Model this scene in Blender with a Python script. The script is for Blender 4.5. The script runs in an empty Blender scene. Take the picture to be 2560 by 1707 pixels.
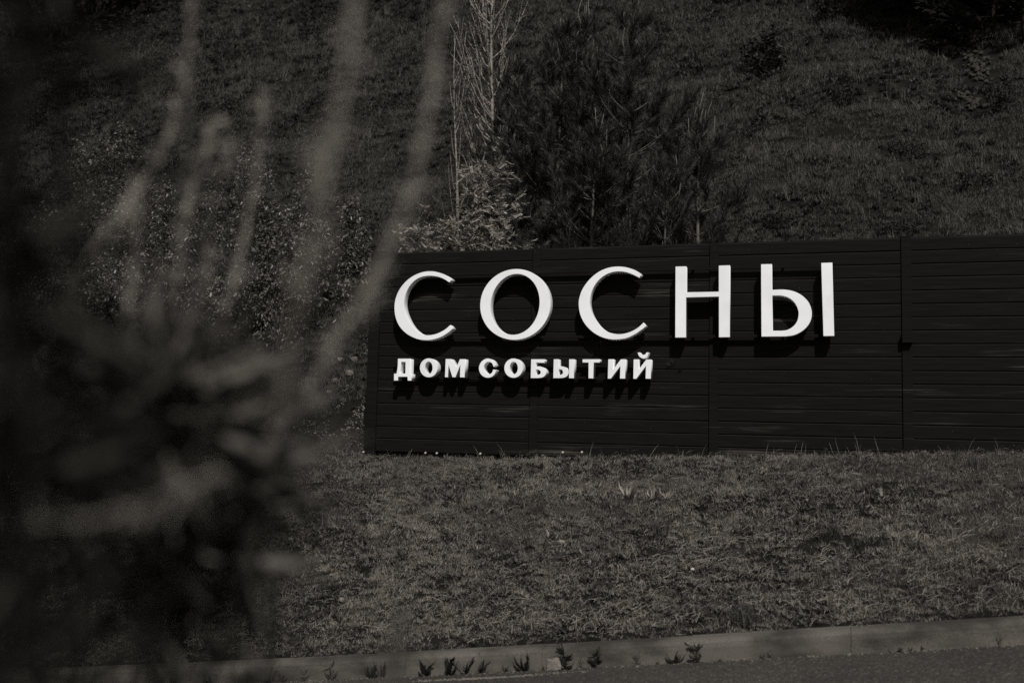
import bpy, math, random
import numpy as np
from mathutils import Vector, Matrix

random.seed(7)
rng = np.random.default_rng(11)
scene = bpy.context.scene
COL = scene.collection

# ------------------------------------------------------------------ camera
# world: X along the fence (to the right), Y away from the camera, Z up; fence face at Y = 0
FPX, PCX, PCY = 2489.0, 1280.0, 853.5
_up = np.array([650.0, -27000.0, FPX]); _up /= np.linalg.norm(_up)
_d = np.array([-8414.0, 33.0, FPX]); _d -= _up * _d.dot(_up); _d /= np.linalg.norm(_d)
RW = np.array([-_d, np.cross(_up, -_d), _up])
CAM = np.array([0.0, -11.3, 0.0])

cam_d = bpy.data.cameras.new('camera')
cam = bpy.data.objects.new('camera', cam_d)
COL.objects.link(cam)
M = np.eye(4)
M[:3, 0] = RW[:, 0]; M[:3, 1] = -RW[:, 1]; M[:3, 2] = -RW[:, 2]; M[:3, 3] = CAM
cam.matrix_world = Matrix(M.tolist())
cam_d.sensor_width = 36.0
cam_d.lens = 35.0
cam_d.clip_start = 0.05
cam_d.clip_end = 600.0
cam_d.dof.use_dof = True
cam_d.dof.focus_distance = 11.5
cam_d.dof.aperture_fstop = 1.6
scene.camera = cam

# ------------------------------------------------------------------ light
SUN_FROM = Vector((0.47, -1.0, 1.15)).normalized()
SUN_EL = math.asin(SUN_FROM.z)
SUN_ROT = math.atan2(SUN_FROM.x, SUN_FROM.y)
world = bpy.data.worlds.new('World')
scene.world = world
world.use_nodes = True
wn = world.node_tree
for n in list(wn.nodes):
    wn.nodes.remove(n)
sky = wn.nodes.new('ShaderNodeTexSky'); sky.sky_type = 'NISHITA'
sky.sun_disc = False; sky.sun_elevation = SUN_EL; sky.sun_rotation = SUN_ROT
hs = wn.nodes.new('ShaderNodeHueSaturation'); hs.inputs['Saturation'].default_value = 0.0   # a black and white photograph
bg = wn.nodes.new('ShaderNodeBackground'); bg.inputs['Strength'].default_value = 0.05
wo = wn.nodes.new('ShaderNodeOutputWorld')
wn.links.new(sky.outputs[0], hs.inputs['Color']); wn.links.new(hs.outputs[0], bg.inputs[0]); wn.links.new(bg.outputs[0], wo.inputs[0])
sun_d = bpy.data.lights.new('sun', 'SUN'); sun_d.energy = 3.8; sun_d.angle = math.radians(0.53); sun_d.color = (1.0, 0.99, 0.975)
sun = bpy.data.objects.new('sun', sun_d); COL.objects.link(sun)
sun.rotation_euler = (-SUN_FROM).to_track_quat('-Z', 'Y').to_euler()
sun.location = (6, -14, 16)
vs = scene.view_settings
scene.display_settings.display_device = 'sRGB'
vs.view_transform = 'Standard'; vs.look = 'None'; vs.exposure = 0.0; vs.gamma = 1.0; vs.use_curve_mapping = False
cy = scene.cycles
cy.use_denoising = False
cy.use_adaptive_sampling = False
cy.max_bounces = 5; cy.diffuse_bounces = 2; cy.glossy_bounces = 2; cy.transmission_bounces = 2; cy.transparent_max_bounces = 4
cy.sample_clamp_indirect = 4.0

# ------------------------------------------------------------------ geometry helpers
def ray(px, py):
    return RW @ np.array([(px - PCX) / FPX, (py - PCY) / FPX, 1.0])

def at(px, py, y):                       # the point of the plane Y = y seen at a photograph pixel
    r = ray(px, py)
    return CAM + r * ((y - CAM[1]) / r[1])

def deep(px, py, d):                     # the point at depth d along the camera axis
    return CAM + ray(px, py) * d

def project(P):
    v = (np.asarray(P) - CAM) @ RW
    z = v[..., 2]
    zz = np.where(z > 0.05, z, 0.05)
    return PCX + FPX * v[..., 0] / zz, PCY + FPX * v[..., 1] / zz, z

def vhash(ix, iy, seed):
    h = (ix.astype(np.int64) * 374761393 + iy.astype(np.int64) * 668265263 + seed * 1274126177) & 0x7fffffff
    h = ((h ^ (h >> 13)) * 1274126177) & 0x7fffffff
    return ((h ^ (h >> 16)) & 0xffff) / 65535.0

def vnoise(x, y, seed=0):                # value noise in -1..1
    x = np.asarray(x, float); y = np.asarray(y, float)
    ix = np.floor(x); iy = np.floor(y)
    fx = x - ix; fy = y - iy
    fx = fx * fx * (3 - 2 * fx); fy = fy * fy * (3 - 2 * fy)
    a = vhash(ix, iy, seed); b = vhash(ix + 1, iy, seed); c = vhash(ix, iy + 1, seed); d = vhash(ix + 1, iy + 1, seed)
    return ((a * (1 - fx) + b * fx) * (1 - fy) + (c * (1 - fx) + d * fx) * fy) * 2 - 1

def fbm(x, y, seed=0, octv=4):
    s = 0; a = 1.0; t = 0
    for k in range(octv):
        s = s + a * vnoise(np.asarray(x) * 2 ** k, np.asarray(y) * 2 ** k, seed + k); t += a; a *= 0.5
    return s / t

YK = -4.0                                # back edge of the kerb
_kp = np.array([at(400, 1668, YK), at(1300, 1613, YK), at(2560, 1540, YK)])
KB, KA = np.polyfit(_kp[:, 0], _kp[:, 2], 1)

def zkerb(x):
    x = np.asarray(x, float)
    xc = 14 * np.tanh(x / 14)
    return KA + KB * xc

def zroad(x):
    return zkerb(x) - 0.152

WALL_X = [-30, -5.3, -3.2, -1.2, 0.6, 2.1, 6, 30]
WALL_Z = [-0.79, -0.345, -0.305, -0.22, -0.15, -0.09, -0.02, 0.3]

def zwall(x):
    return np.interp(x, WALL_X, WALL_Z)

def ground(x, y):
    x = np.asarray(x, float); y = np.asarray(y, float)
    s = np.clip((y - YK) / -YK, 0, 1)
    zb = zkerb(x) + (zwall(x) - zkerb(x)) * (1 - (1 - s) ** 1.3)
    bump = 0.05 * fbm(x * 0.9, y * 0.9, 3) + 0.022 * fbm(x * 4, y * 4, 9, 3)
    zb = zb + bump * np.clip(s * 6, 0, 1) * np.clip((1.02 - s) * 5, 0.12, 1)
    y0 = np.interp(x, [-40, -7, -5.5, -4.5, 30], [0.0, 0.1, 0.35, 0.7, 0.8])
    t = np.maximum(y - y0, 0)
    slope = 0.74 + 0.05 * vnoise(x * 0.05, y * 0.05, 21)
    rise = slope * (np.sqrt(t * t + 0.16) - 0.4)
    crest = 55.0
    rise = np.where(rise > crest, crest + (rise - crest) * 0.15, rise)
    rough = np.clip(t / 3, 0, 1)
    zh = rise + rough * (0.55 * fbm(x * 0.22, y * 0.22, 31) + 0.30 * fbm(x * 0.9, y * 0.9, 41, 3))
    mound = 0.30 * np.exp(-((x + 5.95) / 0.75) ** 2 - ((y - 1.2) / 0.8) ** 2) * (1 + 0.5 * fbm(x * 3.1, y * 3.1, 55, 3))
    return zb + zh + mound

def hit(px, py, far=140.0):              # where the ray of a photograph pixel meets the ground
    r = ray(px, py)
    t = 6.0
    last = t
    while t < far:
        p = CAM + r * t
        if p[1] > YK and p[2] < ground(p[0], p[1]):
            a, b = last, t
            for _ in range(18):
                m = (a + b) / 2; q = CAM + r * m
                if q[2] < ground(q[0], q[1]): b = m
                else: a = m
            q = CAM + r * b
            return np.array([q[0], q[1], float(ground(q[0], q[1]))])
        last = t
        t *= 1.012
    p = CAM + r * 60
    return np.array([p[0], p[1], float(ground(p[0], p[1]))])

def link(name, me, mat=None, parent=None, loc=None, rot=None):
    o = bpy.data.objects.new(name, me)
    COL.objects.link(o)
    if mat is not None and me is not None and len(me.materials) == 0:
        me.materials.append(mat)
    if parent is not None: o.parent = parent
    if loc is not None: o.location = tuple(float(v) for v in loc)
    if rot is not None: o.rotation_euler = rot
    return o

def mesh_np(name, V, F, smooth=False):
    """V (n,3), F (m,3) or (m,4) int arrays"""
    me = bpy.data.meshes.new(name)
    V = np.ascontiguousarray(V, dtype=np.float32); F = np.ascontiguousarray(F, dtype=np.int32)
    k = F.shape[1]
    me.vertices.add(len(V)); me.vertices.foreach_set('co', V.ravel())
    me.loops.add(F.size); me.loops.foreach_set('vertex_index', F.ravel())
    me.polygons.add(len(F)); me.polygons.foreach_set('loop_start', np.arange(0, F.size, k, dtype=np.int32))
    if smooth: me.polygons.foreach_set('use_smooth', np.ones(len(F), dtype=bool))
    me.update(calc_edges=True); me.validate()
    return me

class MB:
    def __init__(self): self.v = []; self.f = []
    def add(self, v, f):
        o = len(self.v); self.v += [tuple(map(float, p)) for p in v]; self.f += [tuple(i + o for i in q) for q in f]
    def box(self, a, b, ch=0.0):
        (x0, y0, z0), (x1, y1, z1) = a, b
        self.add([(x0, y0, z0), (x1, y0, z0), (x1, y1, z0), (x0, y1, z0), (x0, y0, z1), (x1, y0, z1), (x1, y1, z1), (x0, y1, z1)],
                 [(0, 3, 2, 1), (4, 5, 6, 7), (0, 1, 5, 4), (1, 2, 6, 5), (2, 3, 7, 6), (3, 0, 4, 7)])
    def tube(self, pts, radii, n=6, cap=True):
        pts = [Vector(tuple(map(float, p))) for p in pts]
        rings = []; ref = Vector((0.31, 0.77, 0.55))
        for i, p in enumerate(pts):
            t = (pts[min(i + 1, len(pts) - 1)] - pts[max(i - 1, 0)])
            if t.length < 1e-9: t = Vector((0, 0, 1))
            t.normalize()
            u = ref - t * ref.dot(t)
            if u.length < 1e-4: u = t.orthogonal()
            u.normalize(); w = t.cross(u); ref = u
            rings.append([p + (u * math.cos(2 * math.pi * k / n) + w * math.sin(2 * math.pi * k / n)) * radii[i] for k in range(n)])
        v = [q for r in rings for q in r]
        f = [(i * n + k, i * n + (k + 1) % n, (i + 1) * n + (k + 1) % n, (i + 1) * n + k) for i in range(len(pts) - 1) for k in range(n)]
        if cap: f += [tuple(range(n - 1, -1, -1)), tuple((len(pts) - 1) * n + k for k in range(n))]
        self.add(v, f)
    def mesh(self, name, smooth=False):
        me = bpy.data.meshes.new(name); me.from_pydata(self.v, [], self.f); me.update()
        if smooth:
            for p in me.polygons: p.use_smooth = True
        return me
    def build(self, name, mat, parent=None, smooth=False, loc=None):
        return link(name, self.mesh(name, smooth), mat, parent, loc)

def frames(d, roll=None):
    """rotation matrices whose z axis is d (n,3), with a random roll"""
    d = d / np.linalg.norm(d, axis=1, keepdims=True)
    n = len(d)
    h = np.tile(np.array([[0.0, 0.0, 1.0]]), (n, 1)); h[np.abs(d[:, 2]) > 0.95] = (1, 0, 0)
    x = np.cross(h, d); x /= np.linalg.norm(x, axis=1, keepdims=True)
    y = np.cross(d, x)
    if roll is None: roll = rng.uniform(0, 2 * np.pi, n)
    c, s = np.cos(roll)[:, None], np.sin(roll)[:, None]
    X = x * c + y * s; Y = -x * s + y * c
    return np.stack([X, Y, d], axis=2)

def scatter(tv, tf, pos, R, scale):
    """copies of a small template joined into one vertex and one face array"""
    tv = np.asarray(tv, float); tf = np.asarray(tf, int)
    n = len(pos)
    scale = np.broadcast_to(np.asarray(scale, float), (n,)) if np.ndim(scale) < 2 else np.asarray(scale)
    S = tv[None] * (scale[:, None, None] if scale.ndim == 1 else scale[:, None, :])
    V = np.einsum('nij,nkj->nki', R, S) + pos[:, None, :]
    F = tf[None] + (np.arange(n) * len(tv))[:, None, None]
    return V.reshape(-1, 3), F.reshape(-1, tf.shape[1])

def join(parts):
    V = []; F = []; o = 0
    for v, f in parts:
        V.append(v); F.append(f + o); o += len(v)
    return np.concatenate(V), np.concatenate(F)

def tag(o, label=None, cat=None, group=None, kind=None):
    if label: o['label'] = label
    if cat: o['category'] = cat
    if group: o['group'] = group
    if kind: o['kind'] = kind
    return o

def thing(name, label, cat, loc=(0, 0, 0), group=None, rotz=0.0):
    o = bpy.data.objects.new(name, None); COL.objects.link(o)
    o.location = tuple(float(v) for v in loc); o.rotation_euler = (0, 0, rotz); o.empty_display_size = 0.2
    return tag(o, label, cat, group)

# ------------------------------------------------------------------ materials (grey-toned: a monochrome photograph)
def tone(v):
    return (v * 1.10, v * 0.99, v * 0.845, 1.0)

def nodes(name):
    m = bpy.data.materials.new(name); m.use_nodes = True
    t = m.node_tree
    b = t.nodes['Principled BSDF']
    return m, t, b

def N(t, kind, **kw):
    n = t.nodes.new(kind)
    for k, v in kw.items():
        if k in n.inputs: n.inputs[k].default_value = v
        else: setattr(n, k, v)
    return n

def ramp(t, stops):
    r = t.nodes.new('ShaderNodeValToRGB')
    e = r.color_ramp.elements
    while len(e) < len(stops): e.new(0.5)
    for i, (p, v) in enumerate(stops):
        e[i].position = p; e[i].color = tone(v) if not isinstance(v, tuple) else v
    return r

def leaf_mat(name, lo, hi, scale=1.5, transl=0.25, rough=0.55, per_object=False, spec=0.3):
    m, t, b = nodes(name)
    g = N(t, 'ShaderNodeNewGeometry')
    nz = N(t, 'ShaderNodeTexNoise', Scale=scale, Detail=3.0)
    t.links.new(g.outputs['Position'], nz.inputs['Vector'])
    src = nz.outputs['Fac']
    mix = N(t, 'ShaderNodeMath', operation='ADD')
    ri = N(t, 'ShaderNodeObjectInfo').outputs['Random'] if per_object else g.outputs['Random Per Island']
    mul = N(t, 'ShaderNodeMath', operation='MULTIPLY_ADD'); mul.inputs[1].default_value = 0.6; mul.inputs[2].default_value = -0.3
    t.links.new(ri, mul.inputs[0])
    t.links.new(src, mix.inputs[0]); t.links.new(mul.outputs[0], mix.inputs[1])
    r = ramp(t, [(0.25, lo), (0.75, hi)])
    t.links.new(mix.outputs[0], r.inputs[0]); t.links.new(r.outputs[0], b.inputs['Base Color'])
    b.inputs['Roughness'].default_value = rough; b.inputs['Specular IOR Level'].default_value = spec
    if transl > 0:
        tr = N(t, 'ShaderNodeBsdfTranslucent'); ms = N(t, 'ShaderNodeMixShader'); ms.inputs[0].default_value = transl
        t.links.new(r.outputs[0], tr.inputs[0]); t.links.new(b.outputs[0], ms.inputs[1]); t.links.new(tr.outputs[0], ms.inputs[2])
        t.links.new(ms.outputs[0], t.nodes['Material Output'].inputs[0])
    return m

def plain_mat(name, lo, hi, scale=8.0, rough=0.8, spec=0.25, bump=0.0, bscale=60.0, stretch=None):
    m, t, b = nodes(name)
    g = N(t, 'ShaderNodeNewGeometry')
    vec = g.outputs['Position']
    if stretch:
        mp = N(t, 'ShaderNodeMapping'); mp.inputs['Scale'].default_value = stretch
        t.links.new(vec, mp.inputs['Vector']); vec = mp.outputs[0]
    nz = N(t, 'ShaderNodeTexNoise', Scale=scale, Detail=6.0, Roughness=0.6)
    t.links.new(vec, nz.inputs['Vector'])
    r = ramp(t, [(0.3, lo), (0.7, hi)])
    t.links.new(nz.outputs['Fac'], r.inputs[0]); t.links.new(r.outputs[0], b.inputs['Base Color'])
    b.inputs['Roughness'].default_value = rough; b.inputs['Specular IOR Level'].default_value = spec
    if bump:
        n2 = N(t, 'ShaderNodeTexNoise', Scale=bscale, Detail=4.0)
        bp = N(t, 'ShaderNodeBump', Strength=bump, Distance=0.01)
        t.links.new(vec, n2.inputs['Vector']); t.links.new(n2.outputs['Fac'], bp.inputs['Height']); t.links.new(bp.outputs[0], b.inputs['Normal'])
    return m

def wood_mat():
    m, t, b = nodes('black_stained_wood')
    g = N(t, 'ShaderNodeNewGeometry')
    mp = N(t, 'ShaderNodeMapping'); mp.inputs['Scale'].default_value = (1.2, 8, 26)
    t.links.new(g.outputs['Position'], mp.inputs['Vector'])
    n1 = N(t, 'ShaderNodeTexNoise', Scale=1.6, Detail=7.0, Roughness=0.65)
    t.links.new(mp.outputs[0], n1.inputs['Vector'])
    r1 = ramp(t, [(0.25, 0.0036), (0.75, 0.0100)])
    t.links.new(n1.outputs['Fac'], r1.inputs[0])
    # worn pale streaks along the boards
    mp2 = N(t, 'ShaderNodeMapping'); mp2.inputs['Scale'].default_value = (1.0, 4, 60)
    t.links.new(g.outputs['Position'], mp2.inputs['Vector'])
    n2 = N(t, 'ShaderNodeTexNoise', Scale=1.0, Detail=4.0, Roughness=0.7)
    t.links.new(mp2.outputs[0], n2.inputs['Vector'])
    mp3 = N(t, 'ShaderNodeMapping'); mp3.inputs['Scale'].default_value = (0.75, 1, 4.6); mp3.inputs['Location'].default_value = (3.7, 0, 1.2)
    t.links.new(g.outputs['Position'], mp3.inputs['Vector'])
    n3 = N(t, 'ShaderNodeTexNoise', Scale=1.0, Detail=1.0)
    t.links.new(mp3.outputs[0], n3.inputs['Vector'])
    mm = N(t, 'ShaderNodeMath', operation='MULTIPLY')
    t.links.new(n2.outputs['Fac'], mm.inputs[0]); t.links.new(n3.outputs['Fac'], mm.inputs[1])
    rs = ramp(t, [(0.345, (0, 0, 0, 1)), (0.47, (1, 1, 1, 1))])
    t.links.new(mm.outputs[0], rs.inputs[0])
    # specks of dust and splashes
    vo = N(t, 'ShaderNodeTexVoronoi', Scale=7.0)
    t.links.new(g.outputs['Position'], vo.inputs['Vector'])
    rv = ramp(t, [(0.0, (0.8, 0.8, 0.8, 1)), (0.055, (0, 0, 0, 1))])
    t.links.new(vo.outputs['Distance'], rv.inputs[0])
    ad = N(t, 'ShaderNodeMath', operation='MAXIMUM')
    t.links.new(rs.outputs[0], ad.inputs[0]); t.links.new(rv.outputs[0], ad.inputs[1])
    mx = N(t, 'ShaderNodeMix', data_type='RGBA')
    t.links.new(ad.outputs[0], mx.inputs[0]); t.links.new(r1.outputs[0], mx.inputs[6]); mx.inputs[7].default_value = tone(0.05)
    t.links.new(mx.outputs[2], b.inputs['Base Color'])
    b.inputs['Roughness'].default_value = 0.75; b.inputs['Specular IOR Level'].default_value = 0.04
    bp = N(t, 'ShaderNodeBump', Strength=0.25, Distance=0.004)
    t.links.new(n1.outputs['Fac'], bp.inputs['Height']); t.links.new(bp.outputs[0], b.inputs['Normal'])
    return m

def kerb_mat():
    m, t, b = nodes('weathered_concrete')
    g = N(t, 'ShaderNodeNewGeometry')
    mp = N(t, 'ShaderNodeMapping'); mp.inputs['Scale'].default_value = (1.0, 1.0, 2.2)
    t.links.new(g.outputs['Position'], mp.inputs['Vector'])
    n1 = N(t, 'ShaderNodeTexNoise', Scale=1.7, Detail=4.0, Roughness=0.55)
    n2 = N(t, 'ShaderNodeTexNoise', Scale=170.0, Detail=3.0)
    t.links.new(mp.outputs[0], n1.inputs['Vector']); t.links.new(g.outputs['Position'], n2.inputs['Vector'])
    r1 = ramp(t, [(0.36, 0.036), (0.58, 0.098)])
    r2 = ramp(t, [(0.3, (0.55, 0.55, 0.55, 1)), (0.7, (1.3, 1.3, 1.3, 1))])
    t.links.new(n1.outputs['Fac'], r1.inputs[0]); t.links.new(n2.outputs['Fac'], r2.inputs[0])
    mx = N(t, 'ShaderNodeMix', data_type='RGBA', blend_type='MULTIPLY'); mx.inputs[0].default_value = 1.0
    t.links.new(r1.outputs[0], mx.inputs[6]); t.links.new(r2.outputs[0], mx.inputs[7])
    t.links.new(mx.outputs[2], b.inputs['Base Color'])
    b.inputs['Roughness'].default_value = 0.9; b.inputs['Specular IOR Level'].default_value = 0.15
    bp = N(t, 'ShaderNodeBump', Strength=0.4, Distance=0.004)
    t.links.new(n2.outputs['Fac'], bp.inputs['Height']); t.links.new(bp.outputs[0], b.inputs['Normal'])
    return m

def road_mat():
    m, t, b = nodes('asphalt')
    g = N(t, 'ShaderNodeNewGeometry')
    n1 = N(t, 'ShaderNodeTexNoise', Scale=1.2, Detail=3.0)
    vo = N(t, 'ShaderNodeTexVoronoi', Scale=95.0)
    n3 = N(t, 'ShaderNodeTexNoise', Scale=140.0, Detail=3.0)
    for n in (n1, vo, n3): t.links.new(g.outputs['Position'], n.inputs['Vector'])
    r1 = ramp(t, [(0.3, 0.026), (0.7, 0.040)])
    t.links.new(n1.outputs['Fac'], r1.inputs[0])
    rv = ramp(t, [(0.0, (0.6, 0.6, 0.6, 1)), (0.6, (1.15, 1.15, 1.15, 1)), (0.95, (1.9, 1.9, 1.9, 1)), (1.0, (4, 4, 4, 1))])
    bw = N(t, 'ShaderNodeSeparateColor')
    t.links.new(vo.outputs['Color'], bw.inputs[0]); t.links.new(bw.outputs[0], rv.inputs[0])
    mx = N(t, 'ShaderNodeMix', data_type='RGBA', blend_type='MULTIPLY'); mx.inputs[0].default_value = 1.0
    t.links.new(r1.outputs[0], mx.inputs[6]); t.links.new(rv.outputs[0], mx.inputs[7]); t.links.new(mx.outputs[2], b.inputs['Base Color'])
    b.inputs['Roughness'].default_value = 0.85; b.inputs['Specular IOR Level'].default_value = 0.2
    bp = N(t, 'ShaderNodeBump', Strength=0.7, Distance=0.006)
    t.links.new(n3.outputs['Fac'], bp.inputs['Height']); t.links.new(bp.outputs[0], b.inputs['Normal'])
    return m

MAT = dict(
    soil=plain_mat('dark_soil', 0.005, 0.013, 5.0, 0.95, 0.05, 0.8, 40),
    wood=wood_mat(),
    white=plain_mat('white_paint', (0.73, 0.73, 0.72, 1), (0.84, 0.84, 0.835, 1), 3.0, 0.5, 0.3, 0.05, 300),
    worn_lit=plain_mat('worn_lit_board_edge', 0.010, 0.020, 3.0, 0.8, 0.1),  # edge colour lightened for a painted sun catch as well as wear
    rail=plain_mat('dark_steel', 0.012, 0.02, 10.0, 0.5, 0.3),
    kerb=kerb_mat(), road=road_mat(),
    mortar=plain_mat('pale_mortar', 0.11, 0.17, 60.0, 0.95, 0.1, 0.6, 90),
    stone=plain_mat('pale_stone', 0.11, 0.21, 14.0, 0.9, 0.15, 0.5, 60),
    white_stone=plain_mat('white_pebble', 0.6, 0.75, 14.0, 0.8, 0.2),
    scree=plain_mat('dull_stone', 0.022, 0.05, 9.0, 0.95, 0.05, 0.6, 40),
    grit=plain_mat('pale_grit', 0.08, 0.15, 9.0, 0.95, 0.05),
    clod=plain_mat('dry_earth_clod', 0.06, 0.15, 18.0, 0.95, 0.05, 0.8, 70),
    grass=leaf_mat('lawn_grass', 0.085, 0.25, 1.3, 0.25, 0.5),
    rank=leaf_mat('rank_dim_grass', 0.042, 0.105, 1.3, 0.2, 0.6, spec=0.15),  # darker tufts whose colour carries the darkening at the bank ends
    straw=leaf_mat('dry_straw', 0.12, 0.26, 2.0, 0.15, 0.5),
    clover=leaf_mat('ground_leaves', 0.022, 0.085, 1.6, 0.2, 0.5),
    hillgrass=leaf_mat('hill_grass', 0.024, 0.072, 0.5, 0.2, 0.6),
    hillstraw=leaf_mat('hill_straw', 0.06, 0.12, 0.5, 0.2, 0.6),
    hillherb=leaf_mat('hill_herbs', 0.016, 0.044, 0.5, 0.2, 0.6),
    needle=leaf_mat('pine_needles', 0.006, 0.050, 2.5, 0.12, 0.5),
    darkneedle=leaf_mat('dark_needles', 0.006, 0.014, 2.5, 0.1, 0.7),  # needle colour darkened to stand in for shade at the hill corners
    bark=plain_mat('pine_bark', 0.05, 0.13, 14.0, 0.9, 0.15, 0.6, 40),
    palebark=plain_mat('pale_bark', 0.045, 0.29, 22.0, 0.7, 0.2, 0.3, 40),
    rowan=leaf_mat('bright_leaves', 0.11, 0.30, 2.2, 0.25, 0.42, spec=0.5),
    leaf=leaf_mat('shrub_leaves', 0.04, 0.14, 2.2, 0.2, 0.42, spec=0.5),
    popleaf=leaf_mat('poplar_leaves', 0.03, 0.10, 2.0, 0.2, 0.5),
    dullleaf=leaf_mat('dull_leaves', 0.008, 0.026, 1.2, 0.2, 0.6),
    twig=plain_mat('twig', 0.03, 0.07, 9.0, 0.85, 0.15),
    weed=leaf_mat('weed_leaf', 0.012, 0.042, 6.0, 0.15, 0.5, per_object=True),
    bankleaf=leaf_mat('bank_weed_leaf', 0.05, 0.16, 8.0, 0.2, 0.5, per_object=True),
    paleleaf=leaf_mat('woolly_leaf', 0.16, 0.28, 8.0, 0.2, 0.6, per_object=True),
    stalk=plain_mat('dry_stalk', 0.15, 0.27, 9.0, 0.6, 0.25),
    darkstalk=plain_mat('dark_stalk', 0.008, 0.02, 9.0, 0.8, 0.05),
    greenstalk=plain_mat('green_stalk', 0.05, 0.09, 9.0, 0.6, 0.25),
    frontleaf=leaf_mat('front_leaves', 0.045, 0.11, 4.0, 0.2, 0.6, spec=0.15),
    darkfront=leaf_mat('dark_front_leaves', 0.012, 0.036, 4.0, 0.1, 0.7, spec=0.05),  # darkened copy of the front leaves, edge shade put into its colour
    petal=plain_mat('petal', 0.3, 0.42, 20, 0.7, 0.2),
)

# ------------------------------------------------------------------ the setting: hillside, road
def lines(segs):
    out = []
    for a, b, n in segs: out += list(np.linspace(a, b, n, endpoint=False))
    return np.array(out + [segs[-1][1]])

gx = lines([(-120, -40, 32), (-40, -13, 60), (-13, 5, 190), (5, 14, 40), (14, 60, 30)])
gy = lines([(YK, 2.5, 82), (2.5, 12, 60), (12, 40, 70), (40, 140, 40)])
GX, GY = np.meshgrid(gx, gy)
GZ = ground(GX, GY)
V = np.stack([GX, GY, GZ], -1).reshape(-1, 3)
nx, ny = len(gx), len(gy)
ii = np.arange((ny - 1) * (nx - 1)); r_, c_ = ii // (nx - 1), ii % (nx - 1); q0 = r_ * nx + c_
hill = link('hillside', mesh_np('hillside', V, np.stack([q0, q0 + 1, q0 + nx + 1, q0 + nx], 1), True), MAT['soil'])
tag(hill, 'steep grassy hillside with a mown bank below the fence', kind='structure')

rx = np.linspace(-60, 50, 120)
ryl = np.array([YK - 0.15, -5.2, -6.5, -8.3])
rv = [(x, y, float(zroad(x)) - 0.02 * (YK - 0.15 - y) / 4) for y in ryl for x in rx]
n = len(rx)
rf = [(j * n + i, (j + 1) * n + i, (j + 1) * n + i + 1, j * n + i + 1) for j in range(len(ryl) - 1) for i in range(n - 1)]
road = link('road', mesh_np('road', np.array(rv), np.array(rf), True), MAT['road'])
tag(road, 'grey asphalt road running past the kerb', kind='structure')
vy = np.array([-8.3, -9.0, -11.5, -14.0, -40.0])
vv = [(x, y, float(zroad(x)) - 0.02 + (0.1 if y < -8.5 else 0.0) - 0.01 * max(0, -14 - y)) for y in vy for x in rx]
vf = [(j * n + i, (j + 1) * n + i, (j + 1) * n + i + 1, j * n + i + 1) for j in range(len(vy) - 1) for i in range(n - 1)]
verge = link('verge', mesh_np('verge', np.array(vv), np.array(vf), True), MAT['soil'])
tag(verge, 'bare roadside verge on the near side of the road', kind='structure')

# kerb of separate stones
kerb = bpy.data.objects.new('kerb', None); COL.objects.link(kerb)
tag(kerb, 'concrete kerb between the asphalt and the grass bank', kind='structure')
KW, KH = 0.15, 0.152
XJ = at(2128, 1600, YK - 0.15)[0]
SL = 1.06
for k in range(-9, 5):
    x0, x1 = XJ + k * SL + 0.0014, XJ + (k + 1) * SL - 0.0014
    z0, z1 = float(zkerb(x0)), float(zkerb(x1))
    dz = random.uniform(-0.003, 0.003); dy = random.uniform(-0.003, 0.003)
    prof = [(0, -0.2), (0, 0.004), (-0.10, 0.0), (-0.130, -0.010), (-0.145, -0.030), (-0.15, -0.06), (-0.15, -0.2)]
    mb = MB(); v = []
    for x, z in ((x0, z0), (x1, z1)):
        v += [(x, YK + p[0] + dy, z + p[1] + dz) for p in prof]
    m_ = len(prof)
    f = [(i, i + 1, m_ + i + 1, m_ + i) for i in range(m_ - 1)] + [tuple(range(m_ - 1, -1, -1)), tuple(range(m_, 2 * m_))]
    mb.add(v, f)
    mb.build('kerb_stone', MAT['kerb'], kerb)

# ------------------------------------------------------------------ fence
PITCH = 0.1432
ZG = -0.0925                              # the last groove
ZT = ZG + 16 * PITCH                      # fence top
ends = [-5.20] + [float(at(p, 860, 0)[0]) for p in (1338, 1785, 2268)] + [3.02, 5.05]
fence = thing('timber_fence', 'black stained fence of horizontal boards carrying the white letters', 'fence', (ends[0], 0, -0.3))
fx, fz = ends[0], -0.3
def plank_mesh(w, h):
    mb = MB(); c = 0.003; g = 0.011
    y0, y1 = 0.0, 0.024
    prof = [(y1, 0), (y0 + c, 0), (y0, c), (y0, h - g - 0.005), (y0 + 0.005, h - g), (0.012, h - g), (0.012, h - 0.0006), (y1, h - 0.0006)]
    v = [(0, y, z) for y, z in prof] + [(w, y, z) for y, z in prof]
    m_ = len(prof)
    mb.add(v, [(i, m_ + i, m_ + (i + 1) % m_, (i + 1) % m_) for i in range(m_)] + [tuple(range(m_)), tuple(range(2 * m_ - 1, m_ - 1, -1))])
    me = mb.mesh('plank'); me.materials.append(MAT['wood']); me.materials.append(MAT['worn_lit']); me.polygons[3].material_index = 1
    return me
pw = 0.098
for b in range(5):
    xa = ends[b] + (0.135 if b == 0 else pw / 2) - 0.004
    xb = ends[b + 1] - pw / 2 - 0.009
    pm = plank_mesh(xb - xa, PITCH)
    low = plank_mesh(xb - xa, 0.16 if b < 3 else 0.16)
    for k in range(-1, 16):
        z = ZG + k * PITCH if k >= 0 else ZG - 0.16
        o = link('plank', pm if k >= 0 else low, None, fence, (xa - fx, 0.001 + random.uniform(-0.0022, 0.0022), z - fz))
        o.rotation_euler = (random.uniform(-0.006, 0.006), random.uniform(-0.0006, 0.0006), 0)
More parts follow.
